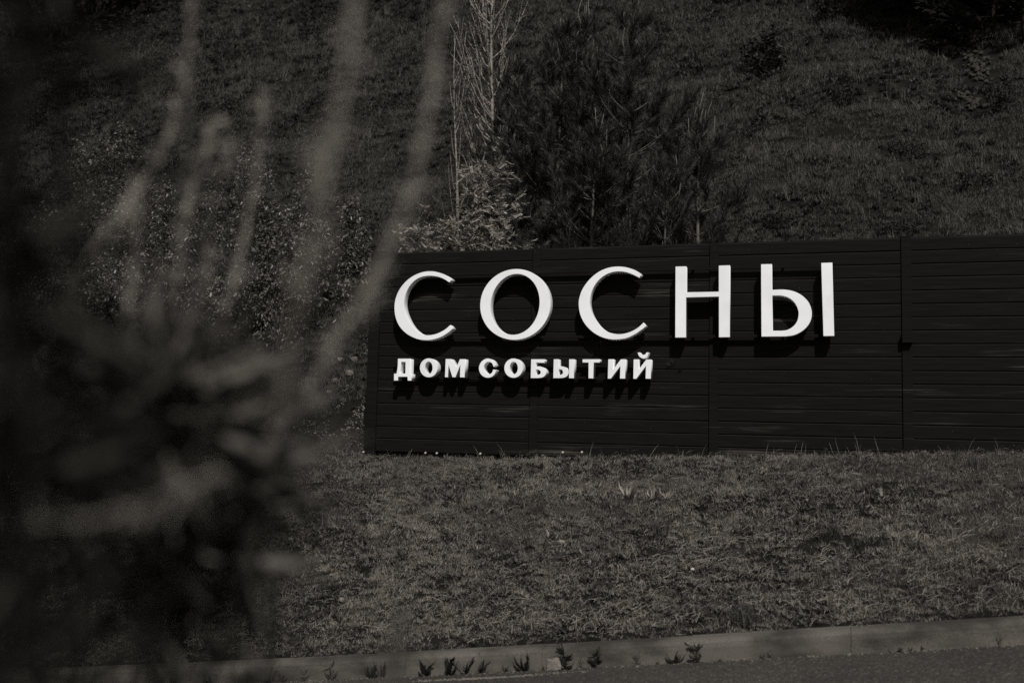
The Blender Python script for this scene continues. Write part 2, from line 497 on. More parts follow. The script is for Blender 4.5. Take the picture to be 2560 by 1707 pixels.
for b in range(6):
    mb = MB()
    if b == 0:
        mb.box((-0.02, -0.012, -0.35), (0.125, 0.10, ZT - fz - 0.004))
    else:
        mb.box((ends[b] - fx - pw / 2, -0.012, -0.35), (ends[b] - fx + pw / 2, 0.10, ZT - fz + 0.012 * (b == 3)))
        mb.box((ends[b] - fx - pw / 2 - 0.03, 0.0285, -0.34), (ends[b] - fx + pw / 2 + 0.03, 0.06, ZT - fz - 0.012))
    mb.build('post', MAT['wood'], fence)
bx = MB()
xb = ends[3] - fx
zb_ = float(at(2268, 846, 0)[2]) - fz
bx.box((xb - 0.055, -0.085, zb_ - 0.05), (xb + 0.052, -0.014, zb_ + 0.045))
bx.build('bracket', MAT['wood'], fence)

# ------------------------------------------------------------------ letters
def smooth_curve(pts, sub=5):
    """Catmull-Rom through an open list of points"""
    P = [np.array(p, float) for p in pts]
    P = [2 * P[0] - P[1]] + P + [2 * P[-1] - P[-2]]
    out = []
    for i in range(1, len(P) - 2):
        for k in range(sub):
            t = k / sub
            a, b, c, d = P[i - 1], P[i], P[i + 1], P[i + 2]
            out.append(0.5 * (2 * b + (c - a) * t + (2 * a - 5 * b + 4 * c - d) * t * t + (3 * b - a - 3 * c + d) * t ** 3))
    out.append(P[-2])
    return [tuple(p) for p in out]

def ell(cx, cy_, rx_, ry_, sh=0.0, n=56):
    o = []
    for k in range(n):
        a = 2 * math.pi * k / n
        y = cy_ + ry_ * math.sin(a)
        o.append((cx + rx_ * math.cos(a) - sh * (y - cy_), y))
    return o

def area2(p):
    return sum(p[i][0] * p[(i + 1) % len(p)][1] - p[(i + 1) % len(p)][0] * p[i][1] for i in range(len(p)))

def solid(loops, yf, yb, bev=0.0):
    """extruded solids from closed outlines in (X, Z): front face at yf, back at yb; loops = list of pieces, each [outer, holes...]"""
    mb_v, mb_f = [], []
    cu = bpy.data.curves.new('tmp', 'CURVE'); cu.dimensions = '2D'; cu.fill_mode = 'BOTH'; cu.extrude = abs(yb - yf) / 2
    cu.bevel_depth = bev; cu.bevel_resolution = 1; cu.offset = -bev
    for piece in loops:
        for lp in piece:
            sp = cu.splines.new('POLY'); sp.points.add(len(lp) - 1); sp.use_cyclic_u = True
            for q, (x, z) in zip(sp.points, lp): q.co = (x, z, 0, 1)
    o = bpy.data.objects.new('tmp', cu); COL.objects.link(o)
    dg = bpy.context.evaluated_depsgraph_get()
    me = bpy.data.meshes.new_from_object(o.evaluated_get(dg))
    bpy.data.objects.remove(o); bpy.data.curves.remove(cu)
    ym = (yf + yb) / 2
    me.transform(Matrix(((1, 0, 0, 0), (0, 0, -1, ym), (0, 1, 0, 0), (0, 0, 0, 1))))
    me.update()
    return me

def px_loop(pts, zoom, ox, oy, plane):
    return [(lambda q: (float(q[0]), float(q[2])))(at(ox + p[0] / zoom, oy + p[1] / zoom, plane)) for p in pts]

DEPTH_B, OFF_B = 0.105, 0.08
YF_B = -(DEPTH_B + OFF_B)
Z9 = 4.9
C1 = smooth_curve([(835, 285), (760, 237), (680, 206), (585, 188), (480, 197), (370, 238), (270, 310), (190, 410), (143, 520), (128, 630), (142, 750), (190, 860), (275, 950), (390, 1010), (500, 1030), (600, 1022), (700, 990), (790, 935), (848, 886)]) + \
     smooth_curve([(812, 845), (740, 905), (650, 950), (560, 970), (480, 962), (410, 922), (350, 860), (302, 780), (265, 690), (247, 600), (255, 510), (285, 420), (335, 342), (400, 285), (480, 252), (570, 243), (660, 254), (735, 283), (800, 325)])
C2 = smooth_curve([(1195, 222), (1120, 177), (1020, 143), (910, 130), (790, 145), (670, 195), (560, 285), (475, 400), (434, 510), (425, 600), (445, 720), (500, 830), (590, 925), (700, 990), (810, 1018), (900, 1021), (1010, 1005), (1110, 960), (1195, 903), (1255, 857)]) + \
     smooth_curve([(1220, 815), (1150, 878), (1060, 928), (960, 955), (870, 954), (780, 928), (700, 870), (635, 790), (587, 700), (562, 600), (568, 500), (600, 400), (660, 308), (740, 240), (820, 204), (900, 190), (990, 196), (1080, 224), (1170, 268)])
HN = [(142, 130), (273, 128), (272, 445), (672, 437), (672, 118), (807, 115), (808, 993), (672, 995), (672, 497), (272, 507), (272, 997), (137, 998)]
SO = [(1190, 102), (1322, 100)] + smooth_curve([(1325, 415), (1480, 412), (1600, 437), (1700, 492), (1775, 575), (1810, 680), (1800, 780), (1755, 862), (1680, 928), (1590, 970), (1490, 985)]) + [(1193, 987)]
SI = smooth_curve([(1328, 485), (1440, 487), (1530, 514), (1600, 572), (1640, 650), (1648, 720), (1630, 800), (1580, 865), (1510, 905), (1440, 915)]) + [(1331, 915)]
BAR = [(1928, 85), (2062, 82), (2087, 978), (1952, 981)]
big = [
    ('С', [[(C1, 960)]]),
    ('О', [[(ell(1609, 593.5, 431, 433.5, 0.035), 960), (ell(1605, 593, 300, 372.5, 0.067), 960)]]),
    ('С', [[(C2, 1360)]]),
    ('Н', [[(HN, 1660)]]),
    ('Ы', [[(SO, 1660), (SI, 1660)], [(BAR, 1660)]]),
]
sx, sz = float(at(1075, 850, 0)[0]), float(at(1500, 850, 0)[2])
sign1 = thing('letter_sign', 'tall thin white letters reading СОСНЫ standing off the black fence', 'sign', (sx, 0, sz))
sign1.location = (0, 0, 0)
for ch, pieces in big:
    loops = [[px_loop(p, Z9, ox, 640, YF_B) for p, ox in piece] for piece in pieces]
    o = link('letter', solid(loops, YF_B, -OFF_B, 0.0025), MAT['white'], sign1)
    o['label'] = f'tall white letter {ch}'

Z6 = 6.5333
def smallC():
    o = [(1822, 222), (1808, 180), (1770, 130), (1700, 105), (1630, 125), (1575, 180), (1550, 262), (1572, 345), (1625, 400), (1700, 419), (1765, 400), (1810, 355), (1830, 290)]
    i = [(1783, 284), (1770, 325), (1740, 355), (1708, 362), (1670, 340), (1640, 300), (1628, 258), (1640, 205), (1675, 168), (1712, 158), (1750, 170), (1775, 200), (1786, 238)]
    return smooth_curve(o, 4) + smooth_curve(i, 4)
small = [
    ('Д', 960, 880, [[[(228, 108), (430, 108), (423, 352), (452, 354), (450, 465), (387, 465), (384, 402), (232, 402), (230, 463), (163, 465), (165, 352), (205, 352), (218, 280), (226, 200)],
                      [(283, 160), (352, 160), (349, 350), (254, 350), (270, 290), (280, 220)]]]),
    ('О', 960, 880, [[ell(730, 257, 144, 154.5, 0, 40), ell(730, 256, 63, 101, 0, 32)]]),
    ('М', 960, 880, [[[(1008, 112), (1098, 114), (1185, 247), (1240, 116), (1327, 116), (1317, 413), (1240, 411), (1247, 205), (1168, 410), (1118, 410), (1054, 208), (1047, 410), (995, 410)]]]),
    ('С', 960, 880, [[smallC()]]),
    ('О', 960, 880, [[ell(2116, 262, 151, 158, 0, 40), ell(2118, 261, 68, 102, 0, 32)]]),
    ('Б', 1300, 870, [[[(183, 183), (402, 183), (400, 240), (262, 236)] + smooth_curve([(262, 300), (325, 300), (390, 325), (425, 372), (428, 410), (405, 452), (360, 480), (300, 489)], 4) + [(175, 490)],
                       [(264, 352)] + smooth_curve([(295, 352), (325, 366), (338, 393), (330, 420), (302, 436)], 4) + [(266, 437)]]]),
    ('Ы', 1300, 870, [[[(552, 182), (630, 182)] + smooth_curve([(632, 295), (690, 298), (755, 322), (788, 370), (788, 425), (755, 467), (700, 486), (650, 490)], 4) + [(543, 490)],
                       [(635, 345)] + smooth_curve([(665, 346), (690, 362), (702, 392), (694, 420), (668, 437)], 4) + [(637, 438)]],
                      [[(803, 182), (885, 182), (882, 492), (800, 491)]]]),
    ('Т', 1300, 870, [[[(1022, 183), (1303, 183), (1303, 235), (1205, 235), (1198, 495), (1118, 493), (1120, 235), (1022, 235)]]]),
    ('И', 1300, 870, [[[(1443, 182), (1530, 182), (1521, 352), (1648, 183), (1725, 183), (1718, 497), (1632, 497), (1640, 290), (1485, 498), (1433, 498)]]]),
    ('Й', 1300, 870, [[[(1857, 185), (1945, 185), (1938, 352), (2063, 186), (2143, 187), (2137, 500), (2050, 498), (2058, 290), (1900, 502), (1850, 500)]],
                      [smooth_curve([(1922, 72), (1932, 110), (1960, 148), (2005, 168), (2050, 162), (2085, 128), (2100, 72)], 4) + smooth_curve([(2062, 72), (2048, 100), (2018, 110), (1985, 103), (1962, 72)], 4)]]),
]
DEPTH_S, OFF_S = 0.115, 0.08
YF_S = -(DEPTH_S + OFF_S)
sign2 = thing('letter_sign', 'short bold white letters reading ДОМ СОБЫТИЙ on the black fence under СОСНЫ', 'sign', (0, 0, 0))
for ch, ox, oy, pieces in small:
    loops = [[px_loop(lp, Z6, ox, oy, YF_S) for lp in piece] for piece in pieces]
    o = link('letter', solid(loops, YF_S, -OFF_S, 0.0015), MAT['white'], sign2)
    o['label'] = f'small bold white letter {ch}'

def rail(px0, px1, py, off, sign, h=0.032):
    a, b = at(px0, py, 0), at(px1, py, 0)
    z = float(at((px0 + px1) / 2, py, 0)[2])
    mb = MB(); mb.box((float(a[0]), -off + 0.001, z - h / 2), (float(b[0]), -off + 0.032, z + h / 2))
    for k in range(5):
        x = float(a[0] + (b[0] - a[0]) * (k + 0.5) / 5)
        mb.box((x - 0.012, -off + 0.0325, z - 0.012), (x + 0.012, -0.004, z + 0.012))
    mb.build('mounting_rail', MAT['wood'], sign)
rail(1030, 2075, 678, OFF_B, sign1); rail(1030, 2075, 843, OFF_B, sign1)
rail(990, 1632, 908, OFF_S, sign2, 0.028); rail(990, 1632, 944, OFF_S, sign2, 0.028)

# ------------------------------------------------------------------ plants: small building blocks
def blade_tuft(nb, rad, lmin, lmax, wid, lean, seg=2):
    V = []; F = []
    for i in range(nb):
        a = random.uniform(0, 2 * math.pi); r = rad * math.sqrt(random.random())
        b = np.array([r * math.cos(a), r * math.sin(a), -0.01])
        d = random.uniform(0, 2 * math.pi); l = random.uniform(lmin, lmax); ln = random.uniform(0.15, 1) * lean
        w = wid * random.uniform(0.7, 1.3)
        hd = np.array([math.cos(d), math.sin(d), 0.0])
        fa = random.uniform(0, 2 * math.pi); side = np.array([math.cos(fa), math.sin(fa), 0.0]) * w / 2
        o = len(V)
        for k in range(seg):
            t = k / seg
            c = b + hd * l * ln * t * t + np.array([0, 0, l * t * (1 - 0.35 * ln * t)])
            V += [c - side * (1 - 0.5 * t), c + side * (1 - 0.5 * t)]
        V.append(b + hd * l * ln + np.array([0, 0, l * (1 - 0.35 * ln)]))
        for k in range(seg - 1):
            q = o + 2 * k
            F += [(q, q + 1, q + 3), (q, q + 3, q + 2)]
        q = o + 2 * (seg - 1)
        F.append((q, q + 1, q + 2))
    return np.array(V), np.array(F)

LEAF_V = np.array([(0, 0, 0), (-0.5, 0.02, 0.35), (0, -0.06, 0.35), (0.5, 0.02, 0.35), (-0.36, -0.03, 0.7), (0, -0.1, 0.7), (0.36, -0.03, 0.7), (0, -0.2, 1.0)]) * np.array([0.42, 1, 1])
LEAF_F = np.array([(0, 2, 1), (0, 3, 2), (1, 2, 5), (1, 5, 4), (2, 3, 6), (2, 6, 5), (4, 5, 7), (5, 6, 7)])
LEAF4_V = np.array([(0, 0, 0), (-0.2, 0.03, 0.45), (0.2, 0.03, 0.45), (0, -0.12, 1.0), (0, -0.04, 0.45)])
LEAF4_F = np.array([(0, 4, 1), (0, 2, 4), (1, 4, 3), (4, 2, 3)])

def rosette(nl, l0, l1, flat):
    n = nl
    az = rng.uniform(0, 2 * np.pi, n); el = rng.uniform(*flat, n)
    d = np.stack([np.cos(az) * np.cos(el), np.sin(az) * np.cos(el), np.sin(el)], 1)
    pos = d * 0.01 + np.stack([rng.uniform(-.03, .03, n), rng.uniform(-.03, .03, n), np.zeros(n)], 1)
    return scatter(LEAF4_V, LEAF4_F, pos, frames(d, rng.normal(0, 0.5, n) + np.pi), rng.uniform(l0, l1, n))

def lying_straw(nb, rad, l0, l1, w):
    V = []; F = []
    for i in range(nb):
        a = random.uniform(0, 2 * math.pi); r = rad * math.sqrt(random.random())
        b = np.array([r * math.cos(a), r * math.sin(a), random.uniform(0.02, 0.07)])
        d = random.uniform(0, 2 * math.pi); l = random.uniform(l0, l1)
        t = np.array([math.cos(d), math.sin(d), random.uniform(-0.12, 0.35)]); up = np.array([0, 0, w / 2]); s = np.array([-math.sin(d), math.cos(d), 0]) * w / 2
        o = len(V); m_ = b + t * l * 0.5 + np.array([0, 0, 0.02 * random.random()])
        V += [b - s, b + s + up, m_ - s, m_ + s + up, b + t * l]
        F += [(o, o + 1, o + 3), (o, o + 3, o + 2), (o + 2, o + 3, o + 4)]
    return np.array(V), np.array(F)

def source(name, vf, mat):
    me = mesh_np(name, vf[0], vf[1]); me.materials.append(mat)
    return bpy.data.objects.new(name, me)

def gn_scatter(name, label, pos, rot, scl, idx, sources):
    """one object of stuff: tufts instanced on a cloud of points"""
    c = bpy.data.collections.new(name + ' tufts')
    for i, s in enumerate(sources):
        s.name = f'{name}_tuft_{i:02d}'
        c.objects.link(s)
    me = bpy.data.meshes.new(name)
    me.vertices.add(len(pos)); me.vertices.foreach_set('co', np.ascontiguousarray(pos, np.float32).ravel())
    for nm, tp, arr in (('rot', 'FLOAT_VECTOR', rot), ('scl', 'FLOAT', scl), ('idx', 'INT', idx)):
        at_ = me.attributes.new(nm, tp, 'POINT')
        at_.data.foreach_set('vector' if tp == 'FLOAT_VECTOR' else 'value', np.ascontiguousarray(arr, np.int32 if tp == 'INT' else np.float32).ravel())
    o = link(name, me)
    ng = bpy.data.node_groups.new(name, 'GeometryNodeTree')
    ng.interface.new_socket('Geometry', in_out='INPUT', socket_type='NodeSocketGeometry')
    ng.interface.new_socket('Geometry', in_out='OUTPUT', socket_type='NodeSocketGeometry')
    gi = ng.nodes.new('NodeGroupInput'); go = ng.nodes.new('NodeGroupOutput')
    ip = ng.nodes.new('GeometryNodeInstanceOnPoints')
    ci = ng.nodes.new('GeometryNodeCollectionInfo'); ci.inputs['Collection'].default_value = c
    ci.inputs['Separate Children'].default_value = True; ci.inputs['Reset Children'].default_value = True
    def attr(nm, tp):
        a = ng.nodes.new('GeometryNodeInputNamedAttribute'); a.data_type = tp; a.inputs['Name'].default_value = nm
        return a.outputs['Attribute']
    L = ng.links.new
    L(gi.outputs[0], ip.inputs['Points']); L(ci.outputs[0], ip.inputs['Instance'])
    ip.inputs['Pick Instance'].default_value = True
    L(attr('idx', 'INT'), ip.inputs['Instance Index'])
    er = ng.nodes.new('FunctionNodeEulerToRotation'); L(attr('rot', 'FLOAT_VECTOR'), er.inputs[0]); L(er.outputs[0], ip.inputs['Rotation'])
    L(attr('scl', 'FLOAT'), ip.inputs['Scale'])
    L(ip.outputs[0], go.inputs[0])
    md = o.modifiers.new('scatter', 'NODES'); md.node_group = ng
    return tag(o, label, kind='stuff')

def in_view(P, mx=500, my=350):
    u, v, z = project(P)
    return (z > 0.5) & (u > -mx) & (u < 2560 + mx) & (v > -my) & (v < 1707 + my)

def sprinkle(x0, x1, y0, y1, per_m2, mask=None):
    n = int((x1 - x0) * (y1 - y0) * per_m2)
    x = rng.uniform(x0, x1, n); y = rng.uniform(y0, y1, n)
    P = np.stack([x, y, ground(x, y)], 1)
    k = in_view(P)
    if mask is not None: k &= mask(x, y)
    return P[k]

def rots(n, tilt=0.25):
    return np.stack([rng.normal(0, tilt, n), rng.normal(0, tilt, n), rng.uniform(0, 2 * np.pi, n)], 1)

# lawn on the bank: grass tufts, small ground leaves and lying straw in patches
lawn_src = [source('t', blade_tuft(80, 0.085, 0.014, 0.046, 0.0032, 1.1), MAT['grass']) for _ in range(4)] + \
           [source('t', blade_tuft(34, 0.05, 0.03, 0.09, 0.0032, 0.9, 3), MAT['grass']) for _ in range(2)] + \
           [source('t', rosette(26, 0.022, 0.05, (0.1, 0.9)), MAT['clover']) for _ in range(3)] + \
           [source('t', blade_tuft(3, 0.08, 0.10, 0.26, 0.0026, 0.5, 3), MAT['straw'])] + \
           [source('t', lying_straw(9, 0.17, 0.03, 0.13, 0.0022), MAT['straw']) for _ in range(3)] + \
           [source('t', blade_tuft(60, 0.075, 0.03, 0.08, 0.0034, 0.8), MAT['rank']) for _ in range(2)]
def patch(x, y, s, f=1.0, seed=0): return fbm(x * f, y * f, seed) + s
clear = lambda x, y: ~((x > ends[0] - 0.03) & (y > -0.045) & (y < 0.14))
P1 = sprinkle(-12, 4, YK + 0.01, 0.35, 620, clear)
m1 = np.ones(len(P1), int)
a = fbm(P1[:, 0] * 0.8, P1[:, 1] * 0.8, 51); b = fbm(P1[:, 0] * 1.7, P1[:, 1] * 1.7, 61)
u = rng.random(len(P1))
idx = rng.integers(0, 4, len(P1))
idx = np.where(u < 0.10 + 0.12 * np.clip(a, 0, 1), rng.integers(4, 6, len(P1)), idx)
idx = np.where((u > 0.66 - 0.75 * np.clip(b, -1, 1)) & (u < 0.97), rng.integers(6, 9, len(P1)), idx)
sp = hit(1800, 1410)
straw_w = 0.04 + 0.40 * np.exp(-(((P1[:, 0] - sp[0]) / 0.5) ** 2 + ((P1[:, 1] - sp[1]) / 0.45) ** 2)) + 0.06 * np.clip(fbm(P1[:, 0] * 0.6, P1[:, 1] * 0.9, 77) + 0.1, 0, 1) + 0.26 * np.exp(-((P1[:, 1] - YK) / 0.7) ** 2)
idx = np.where(rng.random(len(P1)) < 0.004 + 0.05 * (np.abs(P1[:, 1] + 0.12) < 0.10), 9, idx)
idx = np.where(rng.random(len(P1)) < straw_w, rng.integers(10, 13, len(P1)), idx)
rank_dim_w = 0.06 + 0.62 * np.clip((P1[:, 0] - 0.3) / 2.2, 0, 1) + 0.45 * np.clip((-5.6 - P1[:, 0]) / 3, 0, 1) + 0.5 * np.clip(fbm(P1[:, 0] * 0.7, P1[:, 1] * 1.1, 97), 0, 1)  # darkening toward both bank ends put into the grass mix
idx = np.where((rng.random(len(P1)) < rank_dim_w) & (idx < 9), rng.integers(13, 15, len(P1)), idx)
bare = fbm(P1[:, 0] * 3.6, P1[:, 1] * 3.6, 88, 3) > 0.30
keep = ~(bare & (rng.random(len(P1)) < 0.72) & (P1[:, 1] > YK + 0.4))
P1, idx = P1[keep], idx[keep]
edge = np.clip((P1[:, 1] - YK) / 0.12, 0.7, 1)
gn_scatter('grass', 'short dry grass and ground leaves on the bank', P1, rots(len(P1)), rng.uniform(0.65, 1.25, len(P1)) * edge, idx, lawn_src)

# pale scar of bare stones on the upper slope
sc = []
for (a, b_) in (((2305, 105), (2435, 145)), ((2435, 145), (2455, 210)), ((2400, 240), (2450, 275))):
    for k in range(90):
        t = rng.random(); sc.append(hit(a[0] + (b_[0] - a[0]) * t + rng.normal(0, 16), a[1] + (b_[1] - a[1]) * t + rng.normal(0, 5)))
sc = np.array(sc)
# rough growth on the hill
hill_src = [source('t', blade_tuft(70, 0.20, 0.05, 0.17, 0.008, 1.0), MAT['hillgrass']) for _ in range(4)] + \
           [source('t', blade_tuft(16, 0.15, 0.12, 0.38, 0.005, 0.6, 3), MAT['hillstraw']) for _ in range(2)] + \
           [source('t', rosette(46, 0.05, 0.11, (0.2, 1.2)), MAT['hillherb']) for _ in range(3)]
# bigger spread for the herb rosettes
Pn = sprinkle(-22, 9, 0.15, 9, 120, clear)
Pf = np.concatenate([sprinkle(-40, 14, 9, 24, 60), sprinkle(-75, 18, 24, 62, 15.0)])
P2 = np.concatenate([Pn, Pf])
mnd = np.exp(-((P2[:, 0] + 5.95) / 0.5) ** 2 - ((P2[:, 1] - 0.95) / 0.5) ** 2)
P2 = P2[rng.random(len(P2)) > mnd * 0.8]
for q in sc[::8]:
    P2 = P2[((P2[:, 0] - q[0]) ** 2 + (P2[:, 1] - q[1]) ** 2 > 0.12) | (rng.random(len(P2)) < 0.3)]
dist = np.clip((P2[:, 1] + 11) / 20, 0.7, 2.6)
a = fbm(P2[:, 0] * 0.25, P2[:, 1] * 0.25, 71); b = fbm(P2[:, 0] * 0.6, P2[:, 1] * 0.6, 81)
u = rng.random(len(P2))
idx2 = rng.integers(0, 4, len(P2))
idx2 = np.where(u < 0.07 + 0.10 * np.clip(a, -0.5, 1), rng.integers(4, 6, len(P2)), idx2)
idx2 = np.where(u > 0.74 - 0.75 * np.clip(b, -1, 1) - 0.35 * np.clip((P2[:, 1] - 8) / 16, 0, 1) - 0.25 * np.clip((-8 - P2[:, 0]) / 12, 0, 1), rng.integers(6, 9, len(P2)), idx2)  # dark herbs thicken uphill and leftward to stand in for darkening there
gn_scatter('hill_grass', 'rough tall grass and herbs covering the hillside', P2, rots(len(P2), 0.2), rng.uniform(0.6, 1.15, len(P2)) * dist, idx2, hill_src)

# ------------------------------------------------------------------ trees behind the fence
def shoot_template(n=54, L=0.17, nl=0.095, w=0.0048):
    V = []; F = []
    for i in range(n):
        t = (i + 0.5) / n; a = i * 2.399 + random.uniform(-0.4, 0.4); op = random.uniform(0.45, 1.05) * (1.15 - 0.6 * t)
        b = np.array([0, 0, L * t]); d = np.array([math.cos(a) * math.sin(op), math.sin(a) * math.sin(op), math.cos(op)])
        s = np.cross(d, (0.3, 0.5, 0.8)); s = s / np.linalg.norm(s) * w / 2
        l = nl * random.uniform(0.7, 1.15); o = len(V)
        V += [b - s, b + s, b + d * l]; F.append((o, o + 1, o + 2))
    return np.array(V), np.array(F)
SHOOT = shoot_template()
SHOOT_FAR = shoot_template(26, 0.34, 0.17, 0.03)

def pine(px, base_y, top_py, label, spread, Y, group, dens=1.0, needle='needle', lean=0.0, candle=1.0, name='pine_tree', seed=1, bark='bark'):
    r = random.Random(seed)
    zt = at(px, top_py, Y)
    x0 = float(at(px, base_y, Y)[0]); x0 = float(zt[0]) - lean
    z0 = float(ground(x0, Y)) - 0.05
    H = float(zt[2]) - z0
    root = thing(name, label, 'tree', (x0, Y, z0), group)
    tr = MB()
    def trunk(t): return np.array([lean * t + 0.03 * math.sin(t * 5 + seed), 0.03 * math.cos(t * 4 + seed), H * t])
    tr.tube([trunk(t) for t in np.linspace(0, 1, 14)], [max(0.004, 0.016 * H * (1 - t) ** 0.9 * 0.62 + 0.004) for t in np.linspace(0, 1, 14)], 7)
    pos = []; dirs = []; sc = []
    def sh(p, d, s=1.0): pos.append(p); dirs.append(d); sc.append(s)
    z = 0.10 * H
    br = MB()
    while z < 0.97 * H:
        t = z / H
        nb = r.randint(4, 6)
        a0 = r.uniform(0, 6.28)
        L0 = spread * H * min(1.0, (1 - t) * 1.2 + 0.13)
        for k in range(nb):
            a = a0 + k * 6.283 / nb + r.uniform(-0.35, 0.35)
            L = L0 * r.uniform(0.5, 1.3)
            e0 = -0.02 + 0.72 * t + r.uniform(-0.2, 0.2)
            pts = []
            p = trunk(t).copy(); st = 6
            for j in range(st + 1):
                e = e0 + (0.95 - 0.25 * t) * (j / st) ** 1.5
                pts.append(p.copy())
                p = p + np.array([math.cos(a) * math.cos(e), math.sin(a) * math.cos(e), math.sin(e)]) * L / st
            rb = 0.007 + 0.009 * (1 - t) * min(1, H / 5)
            br.tube(pts, [rb * (1 - 0.75 * j / st) for j in range(st + 1)], 5, False)
            P = np.array(pts)
            ns = max(6, int(L / 0.042 * dens))
            for q in range(ns):
                f = r.uniform(0.3, 1.0) ** 0.8 if q else 1.0
                g = f * st; i0 = min(int(g), st - 1); b = P[i0] + (P[i0 + 1] - P[i0]) * (g - i0)
                ax = P[i0 + 1] - P[i0]; ax = ax / np.linalg.norm(ax)
                sd = np.array([r.gauss(0, 1), r.gauss(0, 1), r.gauss(0.25, 0.7)])
                d = ax * 0.8 + sd * 0.6 + np.array([0, 0, 0.3]); d = d / np.linalg.norm(d)
                off = sd / (np.linalg.norm(sd) + 1e-6) * r.uniform(0, 0.24) * L * (1.05 - f)
                sh(b + off, d, r.uniform(0.75, 1.25))
                if np.linalg.norm(off) > 0.10: br.tube([b, b + off, b + off + d * 0.12], [0.004, 0.003, 0.002], 4, False)
        z += r.uniform(0.055, 0.085) * H
    for q in range(int(26 * dens)):
        t = r.uniform(0.8, 1.0); sh(trunk(t), np.array([r.gauss(0, .35), r.gauss(0, .35), 1.0]), r.uniform(0.7, 1.0))
    # upright new shoots at the top
    cd = MB()
    for q in range(int(9 * candle)):
        t = r.uniform(0.86, 1.0); b = trunk(t) + np.array([r.gauss(0, 0.10), r.gauss(0, 0.08), 0]) * (1.15 - t) * 5
        d = np.array([r.gauss(0, .10), r.gauss(0, .10), 1.0]); l = r.uniform(0.18, 0.42) * min(1, H / 4)
        cd.tube([b, b + d * l * 0.5, b + d * l + np.array([r.gauss(0, .03), 0, 0])], [0.009, 0.007, 0.004], 5)
    tr.add(br.v, br.f); tr.add(cd.v, cd.f)
    tr.build('trunk', MAT[bark], root, True)
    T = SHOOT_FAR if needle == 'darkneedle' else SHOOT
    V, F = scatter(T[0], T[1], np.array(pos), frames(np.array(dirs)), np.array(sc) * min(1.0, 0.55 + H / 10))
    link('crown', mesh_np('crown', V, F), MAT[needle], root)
    return root

GP = 'pine trees behind the fence'
pine(1402, 600, 78, 'young pine with a blunt plume behind the letter О, next to the pale-barked tree', 0.29, 2.9, GP, 1.6, seed=3, candle=1.4)
pine(1462, 600, 50, 'young pine with several thin upright shoots in the middle of the pine group', 0.29, 3.3, GP, 1.5, seed=5, candle=1.8)
pine(1582, 600, 25, 'tallest young pine with a thin crooked leader behind the third letter', 0.29, 2.5, GP, 1.6, seed=8, candle=1.2)
pine(1752, 600, 285, 'small slim pine at the outer end of the pine group above the letter Н', 0.27, 2.2, GP, 1.5, seed=14)
pine(1292, 600, 165, 'narrow dark pine between the pale-barked tree and the plumed pines', 0.24, 3.4, GP, 1.2, seed=21)
pine(1490, 600, 330, 'low bushy pine filling the gap under the two tall pines', 0.36, 1.7, GP, 1.4, seed=33, candle=0.5)
pine(1665, 600, 430, 'lowest pine peeping over the fence with sunlit needle fans', 0.42, 1.5, GP, 1.2, seed=40, candle=0.4)

def leafy(name, label, cat, group, base, height, width, nstem, nleaf, mat, leaf=(0.06, 0.10), upright=0.35, droop=0.5, bark='twig', seed=1, tv=None, tf=None, rad=0.01, low=0.1, depth=None, stemname='stems'):
    r = np.random.default_rng(seed)
    root = thing(name, label, cat, base, group)
    depth = depth or width * 0.7
    tb = MB(); pos = []; dirs = []
    paths = []
    for s in range(nstem):
        fx_ = r.normal(0, 0.33) * width / 2 * 1.3; fy_ = r.normal(0, 0.33) * depth / 2 * 1.3
        h = height * r.uniform(0.6, 1.0) * (1 - 0.35 * min(1, abs(fx_) / (width / 2)))
        c = r.uniform(-0.15, 0.15) * width
        pts = [np.array([fx_ * (0.25 + 0.75 * t ** (0.5 + upright)) + c * math.sin(t * 2.6), fy_ * (0.25 + 0.75 * t), h * t]) for t in np.linspace(0, 1, 8)]
        tb.tube(pts, [rad * (1.1 - t) for t in np.linspace(0, 1, 8)], 5, False)
        paths.append(np.array(pts))
    for i in range(max(1, nleaf // 5)):
        P = paths[r.integers(len(paths))]
        t = low + (1 - low) * r.random() ** 0.8; g = t * 7; i0 = min(int(g), 6)
        b = P[i0] + (P[i0 + 1] - P[i0]) * (g - i0)
        a = r.uniform(0, 6.283); rr = r.random() ** 0.6 * width * 0.24 * (1.1 - 0.6 * t)
        o = np.array([math.cos(a), math.sin(a), r.normal(0.15, 0.4)]) * rr
        if rr > 0.06 and i % 2 == 0: tb.tube([b, b + o * 0.6 + np.array([0, 0, 0.1 * rr]), b + o], [rad * 0.45, rad * 0.35, rad * 0.2], 4, False)
        for q in range(5):
            k = r.uniform(0.55, 1.05)
            pos.append(b + o * k + r.normal(0, 0.25, 3) * leaf[1])
            dirs.append(np.array([math.cos(a) * 0.6 + r.normal(0, .6), math.sin(a) * 0.6 + r.normal(0, .6) - 0.2, r.normal(-droop, 0.4)]))
    nleaf = len(pos)
    tb.build(stemname, MAT[bark], root, True)
    pos = np.array(pos); dirs = np.array(dirs)
    V, F = scatter(LEAF4_V if tv is None else tv, LEAF4_F if tf is None else tf, pos, frames(dirs, r.normal(0, 0.7, nleaf) + math.pi), r.uniform(leaf[0], leaf[1], nleaf))
    link('foliage', mesh_np('foliage', V, F), MAT[mat], root)
    return root

